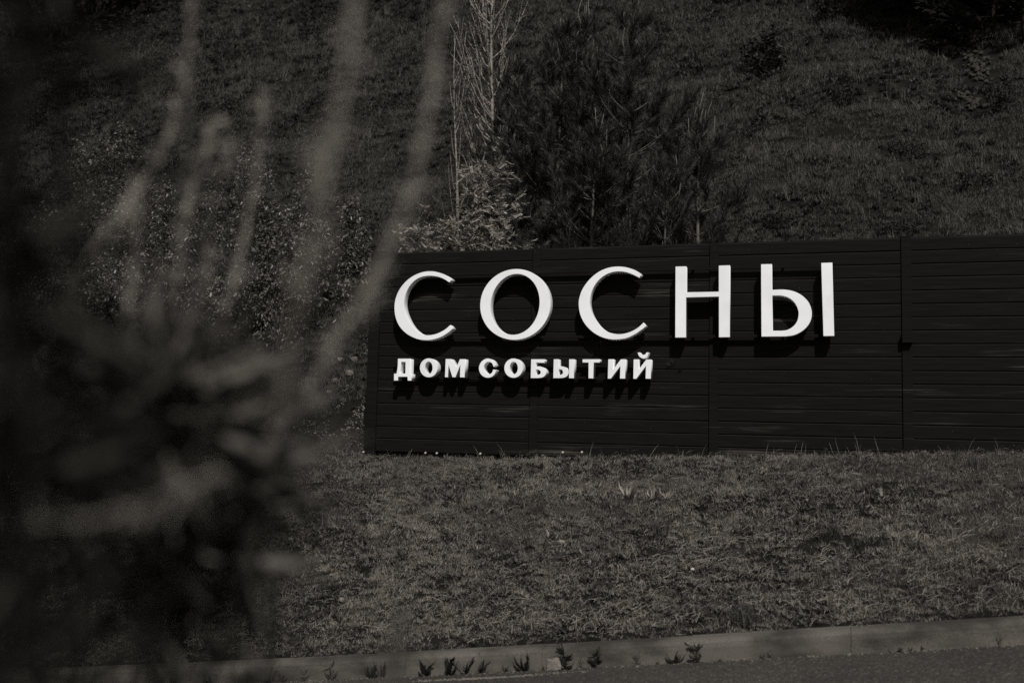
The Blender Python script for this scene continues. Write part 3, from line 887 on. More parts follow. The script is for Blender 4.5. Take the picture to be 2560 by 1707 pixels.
def pinnate():
    pos = []; d = []
    for k in range(6):
        t = 0.15 + 0.14 * k
        for s in (-1, 1):
            pos.append((0, 0, t)); d.append((s * 0.9, 0.0, 0.55))
    pos.append((0, 0, 0.95)); d.append((0, -0.1, 1))
    pos = np.array(pos); d = np.array(d, float)
    V, F = scatter(LEAF4_V, LEAF4_F, pos, frames(d, np.where(d[:, 0] > 0, 0.0, math.pi)), np.full(len(pos), 0.36))
    V[:, 1] -= 0.25 * V[:, 2] ** 2
    return V, F
PIN = pinnate()

# pale-barked columnar tree
def poplar():
    Y = 3.6
    b = at(1236, 600, Y); x0 = float(at(1240, 330, Y)[0]); z0 = float(ground(x0, Y)) - 0.05
    H = 8.6
    root = thing('poplar_tree', 'slender pale-barked tree with upright white branches beside the pines', 'tree', (x0, Y, z0))
    r = random.Random(5)
    tr = MB(); br = MB()
    tk = lambda t: np.array([0.05 * math.sin(t * 9) - 0.12 * t, 0.04 * math.sin(t * 7), H * t])
    ts = np.linspace(0, 1, 18)
    tr.tube([tk(t) for t in ts], [0.036 * (1 - t) + 0.006 for t in ts], 8)
    ends_ = []
    for k in range(105):
        t = 0.10 + 0.85 * (k / 105) + r.uniform(-.01, .01); a = r.uniform(0, 6.28)
        L = r.uniform(0.8, 2.0) * (1.1 - 0.5 * t); p = tk(t).copy(); pts = [p.copy()]
        for j in range(6):
            e = 0.62 + 0.68 * min(1, (j + 1) / 4) + r.uniform(-0.14, 0.14)
            p = p + np.array([math.cos(a) * math.cos(e), math.sin(a) * math.cos(e), math.sin(e)]) * L / 6; pts.append(p.copy())
        br.tube(pts, [0.017 * (1 - 0.15 * j) * (1.2 - 0.6 * t) for j in range(7)], 5, False)
        ends_.append(np.array(pts))
        for q in range(3):
            f = r.randint(2, 5); b2 = pts[f]; a2 = a + r.uniform(-1.2, 1.2); l2 = r.uniform(0.3, 0.7)
            e2 = np.array([math.cos(a2) * 0.35, math.sin(a2) * 0.35, 0.95]) * l2
            br.tube([b2, b2 + e2 * 0.5 + np.array([r.gauss(0, .04), r.gauss(0, .04), 0]), b2 + e2 + np.array([r.gauss(0, .05), r.gauss(0, .05), 0])], [0.007, 0.006, 0.004], 4, False)
            ends_.append(np.array([b2, b2 + e2 * 0.5, b2 + e2]))
    pos = []; dirs = []
    for i in range(5200):
        P = ends_[r.randrange(len(ends_))]; g = r.uniform(0.2, 1) * (len(P) - 1); i0 = min(int(g), len(P) - 2)
        pos.append(P[i0] + (P[i0 + 1] - P[i0]) * (g - i0) + np.array([r.gauss(0, .04), r.gauss(0, .04), r.gauss(0, .05)]))
        dirs.append((r.gauss(0, 1), r.gauss(0, 1), r.gauss(-0.2, 0.7)))
    tr.add(br.v, br.f); tr.build('trunk', MAT['palebark'], root, True)
    V, F = scatter(LEAF4_V, LEAF4_F, np.array(pos), frames(np.array(dirs)), rng.uniform(0.03, 0.055, len(pos)))
    link('crown', mesh_np('crown', V, F), MAT['popleaf'], root)
    Yb = 3.0
    x1 = float(at(1140, 330, Yb)[0]); z1 = float(ground(x1, Yb))
    top = float(at(1140, 90, Yb)[2])
    root2 = thing('poplar_tree', 'thin wispy pale sapling beside the white-branched tree', 'tree', (x1, Yb, z1 - 0.03))
    t2 = MB(); Hh = top - z1
    pos = []; dirs = []
    t2.tube([(0.08 * math.sin(t * 5), 0.03 * t, Hh * t) for t in np.linspace(0, 1, 10)], [0.022 * (1 - t) + 0.004 for t in np.linspace(0, 1, 10)], 6)
    b2 = MB()
    for k in range(22):
        t = r.uniform(0.15, 0.9); a = r.uniform(0, 6.28); L = r.uniform(0.4, 1.0); p = np.array([0.08 * math.sin(t * 5), 0.03 * t, Hh * t])
        pts = [p + np.array([math.cos(a) * 0.2 * math.sqrt(s), math.sin(a) * 0.2 * math.sqrt(s), s]) * L for s in np.linspace(0, 1, 5)]
        b2.tube(pts, [0.007, 0.006, 0.005, 0.004, 0.003], 4, False)
        for q in range(26):
            i0 = r.randint(1, 4); pos.append(pts[i0] + np.array([r.gauss(0, .06), r.gauss(0, .06), r.gauss(0, .08)])); dirs.append((r.gauss(0, 1), r.gauss(0, 1), r.gauss(-.3, .6)))
    t2.add(b2.v, b2.f); t2.build('trunk', MAT['palebark'], root2, True)
    V, F = scatter(LEAF4_V, LEAF4_F, np.array(pos), frames(np.array(dirs)), rng.uniform(0.03, 0.055, len(pos)))
    link('crown', mesh_np('crown', V, F), MAT['popleaf'], root2)
poplar()

def shrub_px(name, label, cat, group, px, py_base, py_top, pw_, Y, nstem, nleaf, mat, **kw):
    b = at(px, py_base, Y); t = at(px, py_top, Y)
    x = float(b[0]); z = min(float(b[2]), float(ground(x, Y)))
    z = float(ground(x, Y)) - 0.03
    h = max(0.3, float(t[2]) - z)
    depth = (Y - CAM[1])
    w = pw_ / FPX * depth
    return leafy(name, label, cat, group, (x, Y, z), h, w, nstem, nleaf, mat, **kw)

GR = 'bright feather-leaved shrubs above the fence'
for i, (px, yb, yt, pw_, Y, nl, lab) in enumerate([
    (1205, 640, 270, 230, 1.5, 230, 'tall bright feather-leaved shrub in front of the pale trunk'),
    (1100, 640, 455, 260, 1.3, 190, 'bright feather-leaved shrub hanging over the corner end of the fence'),
    (1255, 640, 500, 220, 1.1, 130, 'bright feather-leaved shrub above the letter О under the dark pine'),
    (1010, 660, 545, 160, 1.0, 90, 'low feather-leaved shrub at the upper end post of the fence'),
]):
    shrub_px('rowan_shrub', lab, 'shrub', GR, px, yb, yt, pw_, Y, 9, nl * 7, 'rowan', leaf=(0.09, 0.17), droop=0.35, seed=100 + i, tv=PIN[0], tf=PIN[1], low=0.15)

GL = 'leafy shrubs on the slope left of the fence'
for i, (px, yb, yt, pw_, nl, lab) in enumerate([
    (255, 590, 280, 210, 1500, 'dark leafy shrub farthest from the fence on the slope'),
    (425, 800, 385, 130, 1500, 'narrow tall leafy shrub second in the row on the slope'),
    (605, 640, 345, 150, 1500, 'upright leafy shrub with pale hanging leaves in the middle of the row'),
    (690, 880, 360, 150, 2300, 'tallest leafy shrub reaching down the slope nearest the earth mound'),
    (560, 850, 610, 150, 1000, 'tangled twiggy shrub below the upright leafy shrub'),
    (275, 830, 610, 240, 1200, 'broad low shrub at the foot of the dark leafy shrub'),
    (855, 810, 470, 110, 800, 'sparse shrub with drooping leaves just beyond the fence end'),
    (905, 720, 560, 80, 500, 'small leaf spray right beside the fence end post'),
    (790, 790, 520, 110, 700, 'thin pale shrub between the tallest shrub and the sparse drooping one'),
    (345, 640, 420, 150, 1200, 'loose pale shrub filling the gap between the first two shrubs'),
    (500, 760, 420, 130, 1100, 'loose shrub filling the gap before the upright leafy shrub'),
    (120, 760, 480, 190, 900, 'dim leafy shrub at the outer end of the row'),
]):
    b = hit(px, yb)
    d = float(((b - CAM) @ RW)[2])
    h = (yb - yt) / FPX * d; w = 1.25 * pw_ / FPX * d
    leafy('leafy_shrub', lab, 'shrub', GL, b, h * 1.05, w, 8 if nl > 900 else 4, int(nl * 2.6), 'leaf', leaf=(0.04, 0.095), droop=0.8, seed=200 + i, rad=0.012, low=0.04)

# dark shrubs and young growth scattered over the hill
GH = 'dark shrubs on the hillside'
for i, (px, yb, yt, pw_, nl, lab) in enumerate([
    (1915, 190, 45, 165, 1100, 'round dark bush high on the open slope above the letter Ь'),
    (2485, 300, 175, 140, 900, 'dark bush beside the pale stony scar on the slope'),
    (2130, 275, 200, 120, 300, 'thin dark sapling patch in the middle of the open slope'),
    (1905, 345, 270, 110, 350, 'small dark scrub tuft below the round dark bush'),
    (2260, 405, 330, 130, 400, 'low dark scrub spread across the lower slope'),
    (2060, 60, 0, 140, 450, 'dark scrub at the upper rim of the open slope'),
    (560, 165, 70, 220, 800, 'wide dark scrub high on the slope above the upright leafy shrub'),
    (850, 75, 0, 160, 600, 'dark scrub at the top of the slope above the sapling'),
    (760, 110, 40, 130, 400, 'small dark scrub near the top of the slope between two larger ones'),
    (330, 130, 20, 260, 700, 'dark scrub near the upper far corner of the slope'),
    (80, 330, 240, 180, 500, 'dim scrub clump on the far end of the slope'),
    (2450, 480, 420, 160, 400, 'low dark herb clump above the last fence post'),
    (1930, 570, 520, 130, 350, 'knee-high dark herbs just above the fence near the small pine'),
    (2230, 592, 555, 150, 300, 'black withered herbs at the top of the fence by the bracket post'),
]):
    b = hit(px, yb)
    d = float(((b - CAM) @ RW)[2])
    h = max(0.25, (yb - yt) / FPX * d); w = pw_ / FPX * d
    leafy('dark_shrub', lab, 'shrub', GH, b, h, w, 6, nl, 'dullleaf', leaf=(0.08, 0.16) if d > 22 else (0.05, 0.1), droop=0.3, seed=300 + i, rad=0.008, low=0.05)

# dark spruces on the upper hill; far corner ones added to darken it
GS = 'dark trees on the hill top'
for i, (px, py, ht, lab) in enumerate([
    (2210, -5, 4.6, 'dark spruce on the hill top closest to the open slope'),
    (2270, 40, 5.0, 'slim dark spruce second along the shady hill top'),
    (2340, 60, 5.4, 'broad dark spruce in the middle of the shady stand'),
    (2410, 80, 5.4, 'dark spruce just past the middle of the shady stand'),
    (2480, 96, 5.6, 'dark spruce standing above the pale stony scar'),
    (2560, 112, 5.6, 'dark spruce at the outer end of the shady stand'),
    (20, 170, 9.0, 'tall dark spruce added on the far corner of the hill'),
    (100, 130, 9.0, 'dark spruce added next to the far corner spruce'),
    (180, 95, 8.0, 'dark spruce in the middle of the added far corner group'),
    (270, 55, 8.0, 'added dark spruce leading from the far corner to the open slope'),
    (360, 10, 6.0, 'last small dark spruce of the added far corner group'),
]):
    b = hit(px, py)
    top = b + np.array([0, 0, ht])
    u_, v_, _ = project(top)
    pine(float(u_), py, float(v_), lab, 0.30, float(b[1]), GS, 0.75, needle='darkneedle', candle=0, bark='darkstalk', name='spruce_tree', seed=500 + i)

# ------------------------------------------------------------------ stones, mound, flowers
def stone_mesh(seed, flat=0.7, rough=0.22):
    r = np.random.default_rng(seed)
    import bmesh
    bm = bmesh.new(); bmesh.ops.create_icosphere(bm, subdivisions=2, radius=0.5)
    k = r.normal(0, 1, (5, 3)); ph = r.uniform(0, 6, 5)
    for v in bm.verts:
        c = np.array(v.co); n_ = c / np.linalg.norm(c)
        s = 1 + rough * sum(math.sin(2.2 * k[j] @ n_ + ph[j]) for j in range(5)) / 2.2
        q = n_ * 0.5 * s; q = np.sign(q) * np.minimum(np.abs(q), 0.40 + 0.05 * r.random())
        v.co = (q[0], q[1], q[2] * flat)
    me = bpy.data.meshes.new('stone'); bm.to_mesh(me); bm.free()
    return me
stones = [stone_mesh(i) for i in range(5)]

def put_stone(name, label, px, py, size, mat, group=None, i=0, cat='stone'):
    p = hit(px, py)
    me = stones[i % 5].copy(); me.materials.append(MAT[mat])
    o = link(name, me, None, None, (p[0], p[1], p[2] + size * 0.3 + (0.025 if name == 'pebble' else 0)), (random.uniform(-.3, .3), random.uniform(-.3, .3), random.uniform(0, 6)))
    s = size * random.uniform(0.85, 1.15); o.scale = (s, s * random.uniform(0.7, 1), s)
    return tag(o, label, cat, group)

put_stone('pebble', 'bright white pebble in the straw patch', 1731, 1432, 0.026, 'white_stone', cat='pebble')
put_stone('pebble', 'pale rounded stone in the lower grass left of the weeds', 853, 1510, 0.05, 'stone', i=1, cat='pebble')
put_stone('pebble', 'tiny pale stone just above the pale rounded stone', 851, 1464, 0.03, 'stone', i=2, cat='pebble')
put_stone('pebble', 'grey stone in the middle of the bank', 1404, 1366, 0.055, 'stone', i=3, cat='pebble')
put_stone('pebble', 'small grey stone on the bank toward the kerb joint', 2020, 1262, 0.05, 'stone', i=4, cat='pebble')
# crumbled earth on the mound by the fence end
cl = []
for i in range(2200):
    x = -5.95 + rng.normal(0, 0.45); y = 1.0 + rng.normal(0, 0.55)
    if float(vnoise(x * 4.0, y * 4.0, 66)) < -0.15: continue
    cl.append((x, y, float(ground(x, y)), abs(rng.normal(0.0, 0.014)) + 0.009))
cl = np.array(cl)
sv = np.array([v.co for v in stones[0].vertices]); sf = np.array([tuple(p.vertices) for p in stones[0].polygons])
dd = rng.normal(0, 1, (len(cl), 3))
V, F = scatter(sv, sf, cl[:, :3] + np.array([0, 0, 0.004]), frames(dd), np.minimum(cl[:, 3], 0.09))
rub = link('rubble', mesh_np('rubble', V, F), MAT['clod'])
tag(rub, 'crumbled pale earth and clods heaped beside the fence end', kind='stuff')
for i, (px, py, s) in enumerate([(850, 905, 0.13), (873, 940, 0.15), (838, 955, 0.10), (885, 905, 0.12), (822, 985, 0.09)]):
    put_stone('stone', ['flat pale stone on top of the earth mound', 'angular stone on the mound closest to the fence post', 'rounded stone in the middle of the earth mound', 'stone wedged high between mound and fence post', 'smallest stone at the foot of the earth mound'][i], px, py, s, 'clod', 'stones on the earth mound', i)
V, F = scatter(sv, sf, sc + np.array([0, 0, 0.05]), frames(rng.normal(0, 1, (len(sc), 3))), rng.uniform(0.03, 0.13, len(sc)))
tag(link('scree', mesh_np('scree', V, F), MAT['scree']), 'pale stony scar on the upper slope', kind='stuff')

# small white flower heads by the fence foot
fl_st = MB(); fl_st.tube([(0, 0, 0), (0.004, 0, 0.06), (0.01, 0, 0.11)], [0.0022, 0.002, 0.0018], 5); fl_stm = fl_st.mesh('stem'); fl_stm.materials.append(MAT['greenstalk'])
fh = []; ff = []
for k in range(12):
    a = k * math.pi / 6; o = len(fh); c, s = math.cos(a), math.sin(a)
    fh += [(0, 0, 0.0), (c * 0.012 - s * 0.005, s * 0.012 + c * 0.005, 0.004), (c * 0.021, s * 0.021, 0.001), (c * 0.012 + s * 0.005, s * 0.012 - c * 0.005, 0.004)]; ff += [(o, o + 3, o + 2, o + 1)]
fhm = bpy.data.meshes.new('flower_head'); fhm.from_pydata(fh, [], ff); fhm.materials.append(MAT['petal'])
for i, (px, py, lab) in enumerate([
    (909, 1134, 'white flower at the foot of the fence end post'), (1062, 1130, 'white flower at the fence foot below the letter Д'),
    (1093, 1134, 'slightly larger white flower beside the one below the letter Д'), (1202, 1133, 'white flower at the fence foot left of the first post'),
    (1407, 1138, 'white flower at the fence foot right of the first post'), (1453, 1142, 'small half-closed white flower farther along the fence foot'),
    (745, 1150, 'white flower in the grass out beyond the fence end'), (733, 1120, 'white flower behind the one out beyond the fence end'), (735, 1071, 'white flower highest up the slope beyond the fence end'),
    (722, 1153, 'white flower lowest and farthest from the fence end'), (786, 1085, 'faint white flower between mound and fence end'),
]):
    y = -0.16 if px > 900 else None
    p = at(px, py + 18, -0.12) if y else hit(px, py + 14)
    p[2] = float(ground(p[0], p[1]))
    h = thing('daisy', lab, 'flower', p, 'white flowers near the fence foot', random.uniform(0, 6)); h.scale = (0.75, 0.75, 0.8)
    link('stem', fl_stm, None, h); o = link('flower_head', fhm, None, h, (0.01, 0, 0.112), (0.9, 0.2, 0.4)); o.rotation_euler = (0.8, 0, -h.rotation_euler[2])

# ------------------------------------------------------------------ weeds along the kerb
def weed_leaf(kind):
    if kind == 'broad': s = np.array([0.75, 1, 1])
    elif kind == 'narrow': s = np.array([0.26, 1, 1])
    else: s = np.array([0.42, 1, 1])
    if kind == 'mid':
        v = LOBE_V.copy(); v[:, 1] -= 0.3 * v[:, 2] ** 2
        return mesh_np('leaf', v, LOBE_F)
    if kind == 'fern':
        V, F = PIN[0].copy(), PIN[1]
        me = mesh_np('leaf', V, F)
    else:
        v = LEAF_V * s; v = v.copy(); v[:, 1] -= 0.22 * v[:, 2] ** 2
        me = mesh_np('leaf', v, LEAF_F, True)
    return me
LOBE_V = np.array([(0, 0, 0)] + [p for k, w in enumerate((0.05, 0.16, 0.07, 0.19, 0.08, 0.17, 0.07)) for p in ((-w, 0.03, 0.12 + 0.12 * k + 0.05 * (k % 2)), (w, 0.03, 0.12 + 0.12 * k + 0.05 * (k % 2)))] + [(0, -0.05, 1.0)])
LOBE_F = np.array([(0, 2, 1)] + [q for k in range(6) for q in ((1 + 2 * k, 2 + 2 * k, 4 + 2 * k), (1 + 2 * k, 4 + 2 * k, 3 + 2 * k))] + [(13, 14, 15)])
WL = {}
for kind in ('broad', 'narrow', 'mid', 'fern'):
    for mt in ('weed', 'paleleaf', 'bankleaf'):
        me = weed_leaf(kind); me.materials.append(MAT[mt]); WL[kind, mt] = me

def weed(name, label, p, h, kind, n, group, mt='weed', stem=False, spread=0.8, cat='weed', seed=0, flat=False):
    r = random.Random(seed)
    root = thing(name, label, cat, p, group)
    if stem:
        mb = MB(); mb.tube([(0, 0, -0.01), (r.gauss(0, .01), 0, h * 0.5), (r.gauss(0, .02), 0, h)], [0.003, 0.0025, 0.0015], 5)
        mb.build('stem', MAT['greenstalk' if mt == 'weed' else 'stalk'], root, True)
    for k in range(n):
        a = k * 2.4 + r.uniform(-.5, .5)
        e = r.uniform(1.45 - spread, 1.5)
        if flat and k: e = r.uniform(0.2, 0.85)
        z = r.uniform(0, 0.75) * h if stem else 0.0
        L = (h * r.uniform(0.25, 0.55) if stem else h * r.choice((r.uniform(0.25, 0.6), r.uniform(0.5, 1.08))))
        if stem: e -= 0.5
        d = np.array([[math.cos(a) * math.cos(e), math.sin(a) * math.cos(e) * 0.7, math.sin(e)]])
        R = frames(d, np.array([math.pi + r.uniform(-0.6, 0.6)]))[0]
        o = link('leaf', WL[kind, mt], None, root)
        M4 = Matrix(R.tolist()).to_4x4(); M4.translation = Vector((0, 0, z))
        o.matrix_local = M4 @ Matrix.Diagonal((L, L, L, 1))
    return root

def kerb_foot(px):
    # where the kerb meets the asphalt, at a photograph column
    best = None
    for py in np.arange(1580, 1760, 1.0):
        q = at(px, py, YK - 0.165)
        if q[2] < zroad(q[0]):
            return np.array([q[0], q[1], float(zroad(q[0])) - 0.003])
    return np.array([q[0], q[1], float(zroad(q[0]))])
GWD = 'weeds growing along the foot of the kerb'
for i, (px, hp, kind, nl, st, lab) in enumerate([
    (430, 30, 'mid', 5, False, 'small weed at the kerb foot farthest down the road'),
    (525, 36, 'broad', 4, False, 'two-leaved dark weed far down the kerb'),
    (672, 46, 'fern', 3, False, 'curled fern-like weed alone on the lower kerb'),
    (706, 30, 'mid', 6, False, 'short leafy weed beside the curled fern-like weed'),
    (760, 40, 'narrow', 7, True, 'thin spiky weed between the short leafy weed and the tall stalk'),
    (828, 62, 'narrow', 8, True, 'tall single-stalk weed standing above its neighbours on the kerb'),
    (930, 46, 'mid', 10, False, 'dense dark leafy weed clump beside the tall stalk'),
    (957, 58, 'narrow', 6, False, 'grassy upright weed touching the dense dark clump'),
    (1066, 62, 'broad', 6, False, 'weed with one broad upright leaf on the kerb below the letter О'),
    (1122, 66, 'mid', 12, False, 'bushy weed with pointed upright leaves and a bare stalk'),
    (1166, 50, 'fern', 4, False, 'ragged fern-leaved weed leaning toward the bushy weed'),
    (1205, 48, 'fern', 4, False, 'fern-leaved weed arching over the asphalt'),
    (1264, 36, 'narrow', 7, False, 'small tufted weed between the fern-leaved and the paddle-leaved weed'),
    (1312, 62, 'broad', 7, False, 'weed with rounded paddle leaves'),
    (1358, 26, 'narrow', 7, False, 'tiny tufted weed next to the broken mortar'),
    (1412, 74, 'mid', 12, True, 'tall leafy weed behind the broken mortar'),
    (1450, 34, 'narrow', 5, True, 'wispy pale weed right of the broken mortar'),
    (1491, 56, 'mid', 18, True, 'dark cone-shaped weed with many small leaves'),
    (1592, 36, 'narrow', 9, True, 'thin wiry weed halfway to the mortar patch'),
    (1645, 16, 'mid', 5, False, 'tiny dark seedling on the kerb foot'),
    (1690, 44, 'broad', 7, False, 'weed with long drooping strap leaves'),
    (1742, 66, 'mid', 12, True, 'withered weed in front of the pale mortar patch'),
    (1800, 16, 'mid', 8, False, 'creeping weed flat on the asphalt past the mortar patch'),
    (1905, 16, 'mid', 4, False, 'small seedling before the kerb joint'),
    (1926, 24, 'narrow', 4, True, 'thin seedling before the kerb joint with a bent stalk'),
    (2224, 16, 'narrow', 5, False, 'first of the little seedlings past the kerb joint'),
    (2250, 22, 'mid', 5, False, 'tallest of the little seedlings past the kerb joint'),
    (2277, 18, 'narrow', 5, False, 'third of the little seedlings past the kerb joint'),
    (2308, 18, 'mid', 4, False, 'last of the little seedlings past the kerb joint'),
    (2502, 34, 'narrow', 4, True, 'thin dry stalk weed near the far kerb joint'),
]):
    p = kerb_foot(px)
    d = float(((p - CAM) @ RW)[2])
    weed('weed', lab, p, 0.8 * hp / FPX * d, kind, int(nl * 2.0), GWD, stem=st, seed=700 + i, spread=1.15)

# woolly pale-leaved plants on the bank
GM = 'pale woolly-leaved plants on the bank'
for i, (px, py, h, n_, lab) in enumerate([
    (1575, 1258, 0.16, 9, 'pale woolly plant with one leaf standing upright'),
    (1625, 1262, 0.12, 7, 'pale woolly plant with a wide folded leaf beside the upright one'),
    (1668, 1262, 0.12, 8, 'pale woolly plant with thick curled leaves at the end of the pale trio'),
    (1192, 1390, 0.07, 4, 'small pale two-leaved sprout on the middle of the bank'),
    (1290, 1250, 0.07, 3, 'single pale leaf lying in the upper bank grass'),
]):
    weed('mullein', lab, hit(px, py) + np.array([0, 0, 0.05]), h * 1.3, 'broad', n_ + 3, GM, mt='paleleaf', seed=800 + i, flat=True, spread=0.4, cat='plant')
GB = 'broad-leaved weeds scattered over the bank'
for i, (px, py, h, kind, lab) in enumerate([
    (1552, 1205, 0.10, 'broad', 'flat leafy weed just above the upright woolly leaf'),
    (1490, 1225, 0.08, 'mid', 'ragged flat weed up the bank from the pale woolly trio'),
    (1130, 1250, 0.09, 'mid', 'ragged weed on the upper bank below the letter Д'),
    (1052, 1232, 0.08, 'broad', 'flat weed on the upper bank near the fence end'),
    (1372, 1352, 0.08, 'broad', 'flat weed right beside the grey stone'),
    (1262, 1420, 0.09, 'mid', 'ragged weed between the grey stone and the two-leaved sprout'),
    (1005, 1400, 0.09, 'broad', 'flat weed on the middle bank toward the blurred leaves'),
    (1752, 1270, 0.09, 'mid', 'ragged weed just past the pale woolly trio'),
    (1565, 1405, 0.10, 'mid', 'large ragged weed under the dark tussock and woolly plants'),
    (1900, 1300, 0.08, 'broad', 'flat weed above the straw patch'),
    (2205, 1250, 0.09, 'mid', 'ragged weed on the darker end of the bank'),
    (1850, 1205, 0.08, 'broad', 'flat weed high on the bank below the letter Ь'),
    (2330, 1330, 0.09, 'broad', 'flat weed low on the darker end of the bank'),
    (1480, 1480, 0.08, 'mid', 'ragged weed in the lower lawn above the kerb'),
]):
    weed('broadleaf_weed', lab, hit(px, py) + np.array([0, 0, 0.02]), h * 1.3, kind, 11, GB, mt='bankleaf', seed=900 + i, flat=True)
# darker tussocks in the lawn
GT = 'dark grass tussocks on the bank'
for i, (px, py, h, nb, lab) in enumerate([
    (1868, 1560, 0.20, 150, 'dark tall grass tussock close above the kerb'),
    (1650, 1330, 0.17, 140, 'dark grass tussock under the pale woolly plants'),
    (1450, 1540, 0.13, 90, 'dark grass tussock in the lower lawn above the broken mortar'),
    (1180, 1520, 0.13, 90, 'dark grass tussock in the lower lawn above the fern-leaved weeds'),
    (1270, 1370, 0.14, 90, 'dark grass tussock beside the grey stone'),
    (2080, 1350, 0.16, 110, 'dark grass tussock on the darkened end of the bank'),
    (880, 1230, 0.15, 100, 'leafy dark tussock on the upper bank below the fence end'),
    (620, 1460, 0.14, 100, 'dark tussock with pale stalks low on the bank'),
    (2440, 1180, 0.22, 120, 'tall dark tussock at the fence foot near the last boards'),
    (2130, 1160, 0.14, 90, 'short dark tussock at the fence foot under the bracket'),
]):
    p = hit(px, py)
    V, F = blade_tuft(nb, h * 0.55, h * 0.5, h * 1.1, 0.006, 0.7, 3)
    tag(link('grass_tussock', mesh_np('grass_tussock', V, F), MAT['hillgrass'], None, p), lab, 'grass tussock', GT)

# broken mortar, pale mortar patch, sand streaks along the kerb
p = kerb_foot(1385)
me = stone_mesh(77, 1.0, 0.3); me.materials.append(MAT['mortar'])
o = link('mortar_lump', me, None, None, (p[0], p[1] + 0.012, p[2] + 0.035)); o.scale = (0.13, 0.07, 0.13)
tag(o, 'broken pale lump of mortar leaning on the kerb among the weeds', 'mortar lump')
mb = MB()
loc = [at(1712, 1603, YK - 0.152), at(1740, 1599, YK - 0.152), at(1748, 1613, YK - 0.152), at(1730, 1618, YK - 0.152)]
y = YK - 0.158
pts = [(float(q[0]), y, float(q[2])) for q in loc] + [(float(q[0]), y + 0.012, float(q[2])) for q in loc]
mb.add(pts, [(0, 1, 2, 3), (7, 6, 5, 4), (0, 4, 5, 1), (1, 5, 6, 2), (2, 6, 7, 3), (3, 7, 4, 0)])
mb.build('mortar_patch', MAT['mortar'], kerb)
gv = []
for i in range(7000):
    x = rng.uniform(-6.5, 3.2)
    dens_ = max(0, float(vnoise(x * 1.9, 0.0, 5)) - 0.15)
    if rng.random() < 0.09: yy = YK - 0.158 - abs(rng.normal(0, 0.03))
    else:
        if rng.random() > dens_ * 1.6: continue
        yy = YK - 0.30 - 0.06 * float(vnoise(x * 1.4, 3.0, 6)) + rng.normal(0, 0.016)
    gv.append((x, yy, float(zroad(x)) + 0.001, abs(rng.normal(0.006, 0.004)) + 0.003))
gv = np.array(gv)
tv = np.array([(-.5, -.4, 0), (.5, -.45, 0), (.4, .5, 0), (-.45, .4, 0), (0.05, 0, .45)]); tf = np.array([(0, 1, 4), (1, 2, 4), (2, 3, 4), (3, 0, 4)])
V, F = scatter(tv, tf, gv[:, :3], frames(np.tile([[0.001, 0, 1.0]], (len(gv), 1))), gv[:, 3])
tag(link('gravel', mesh_np('gravel', V, F), MAT['grit']), 'pale grit washed along the kerb foot', kind='stuff')

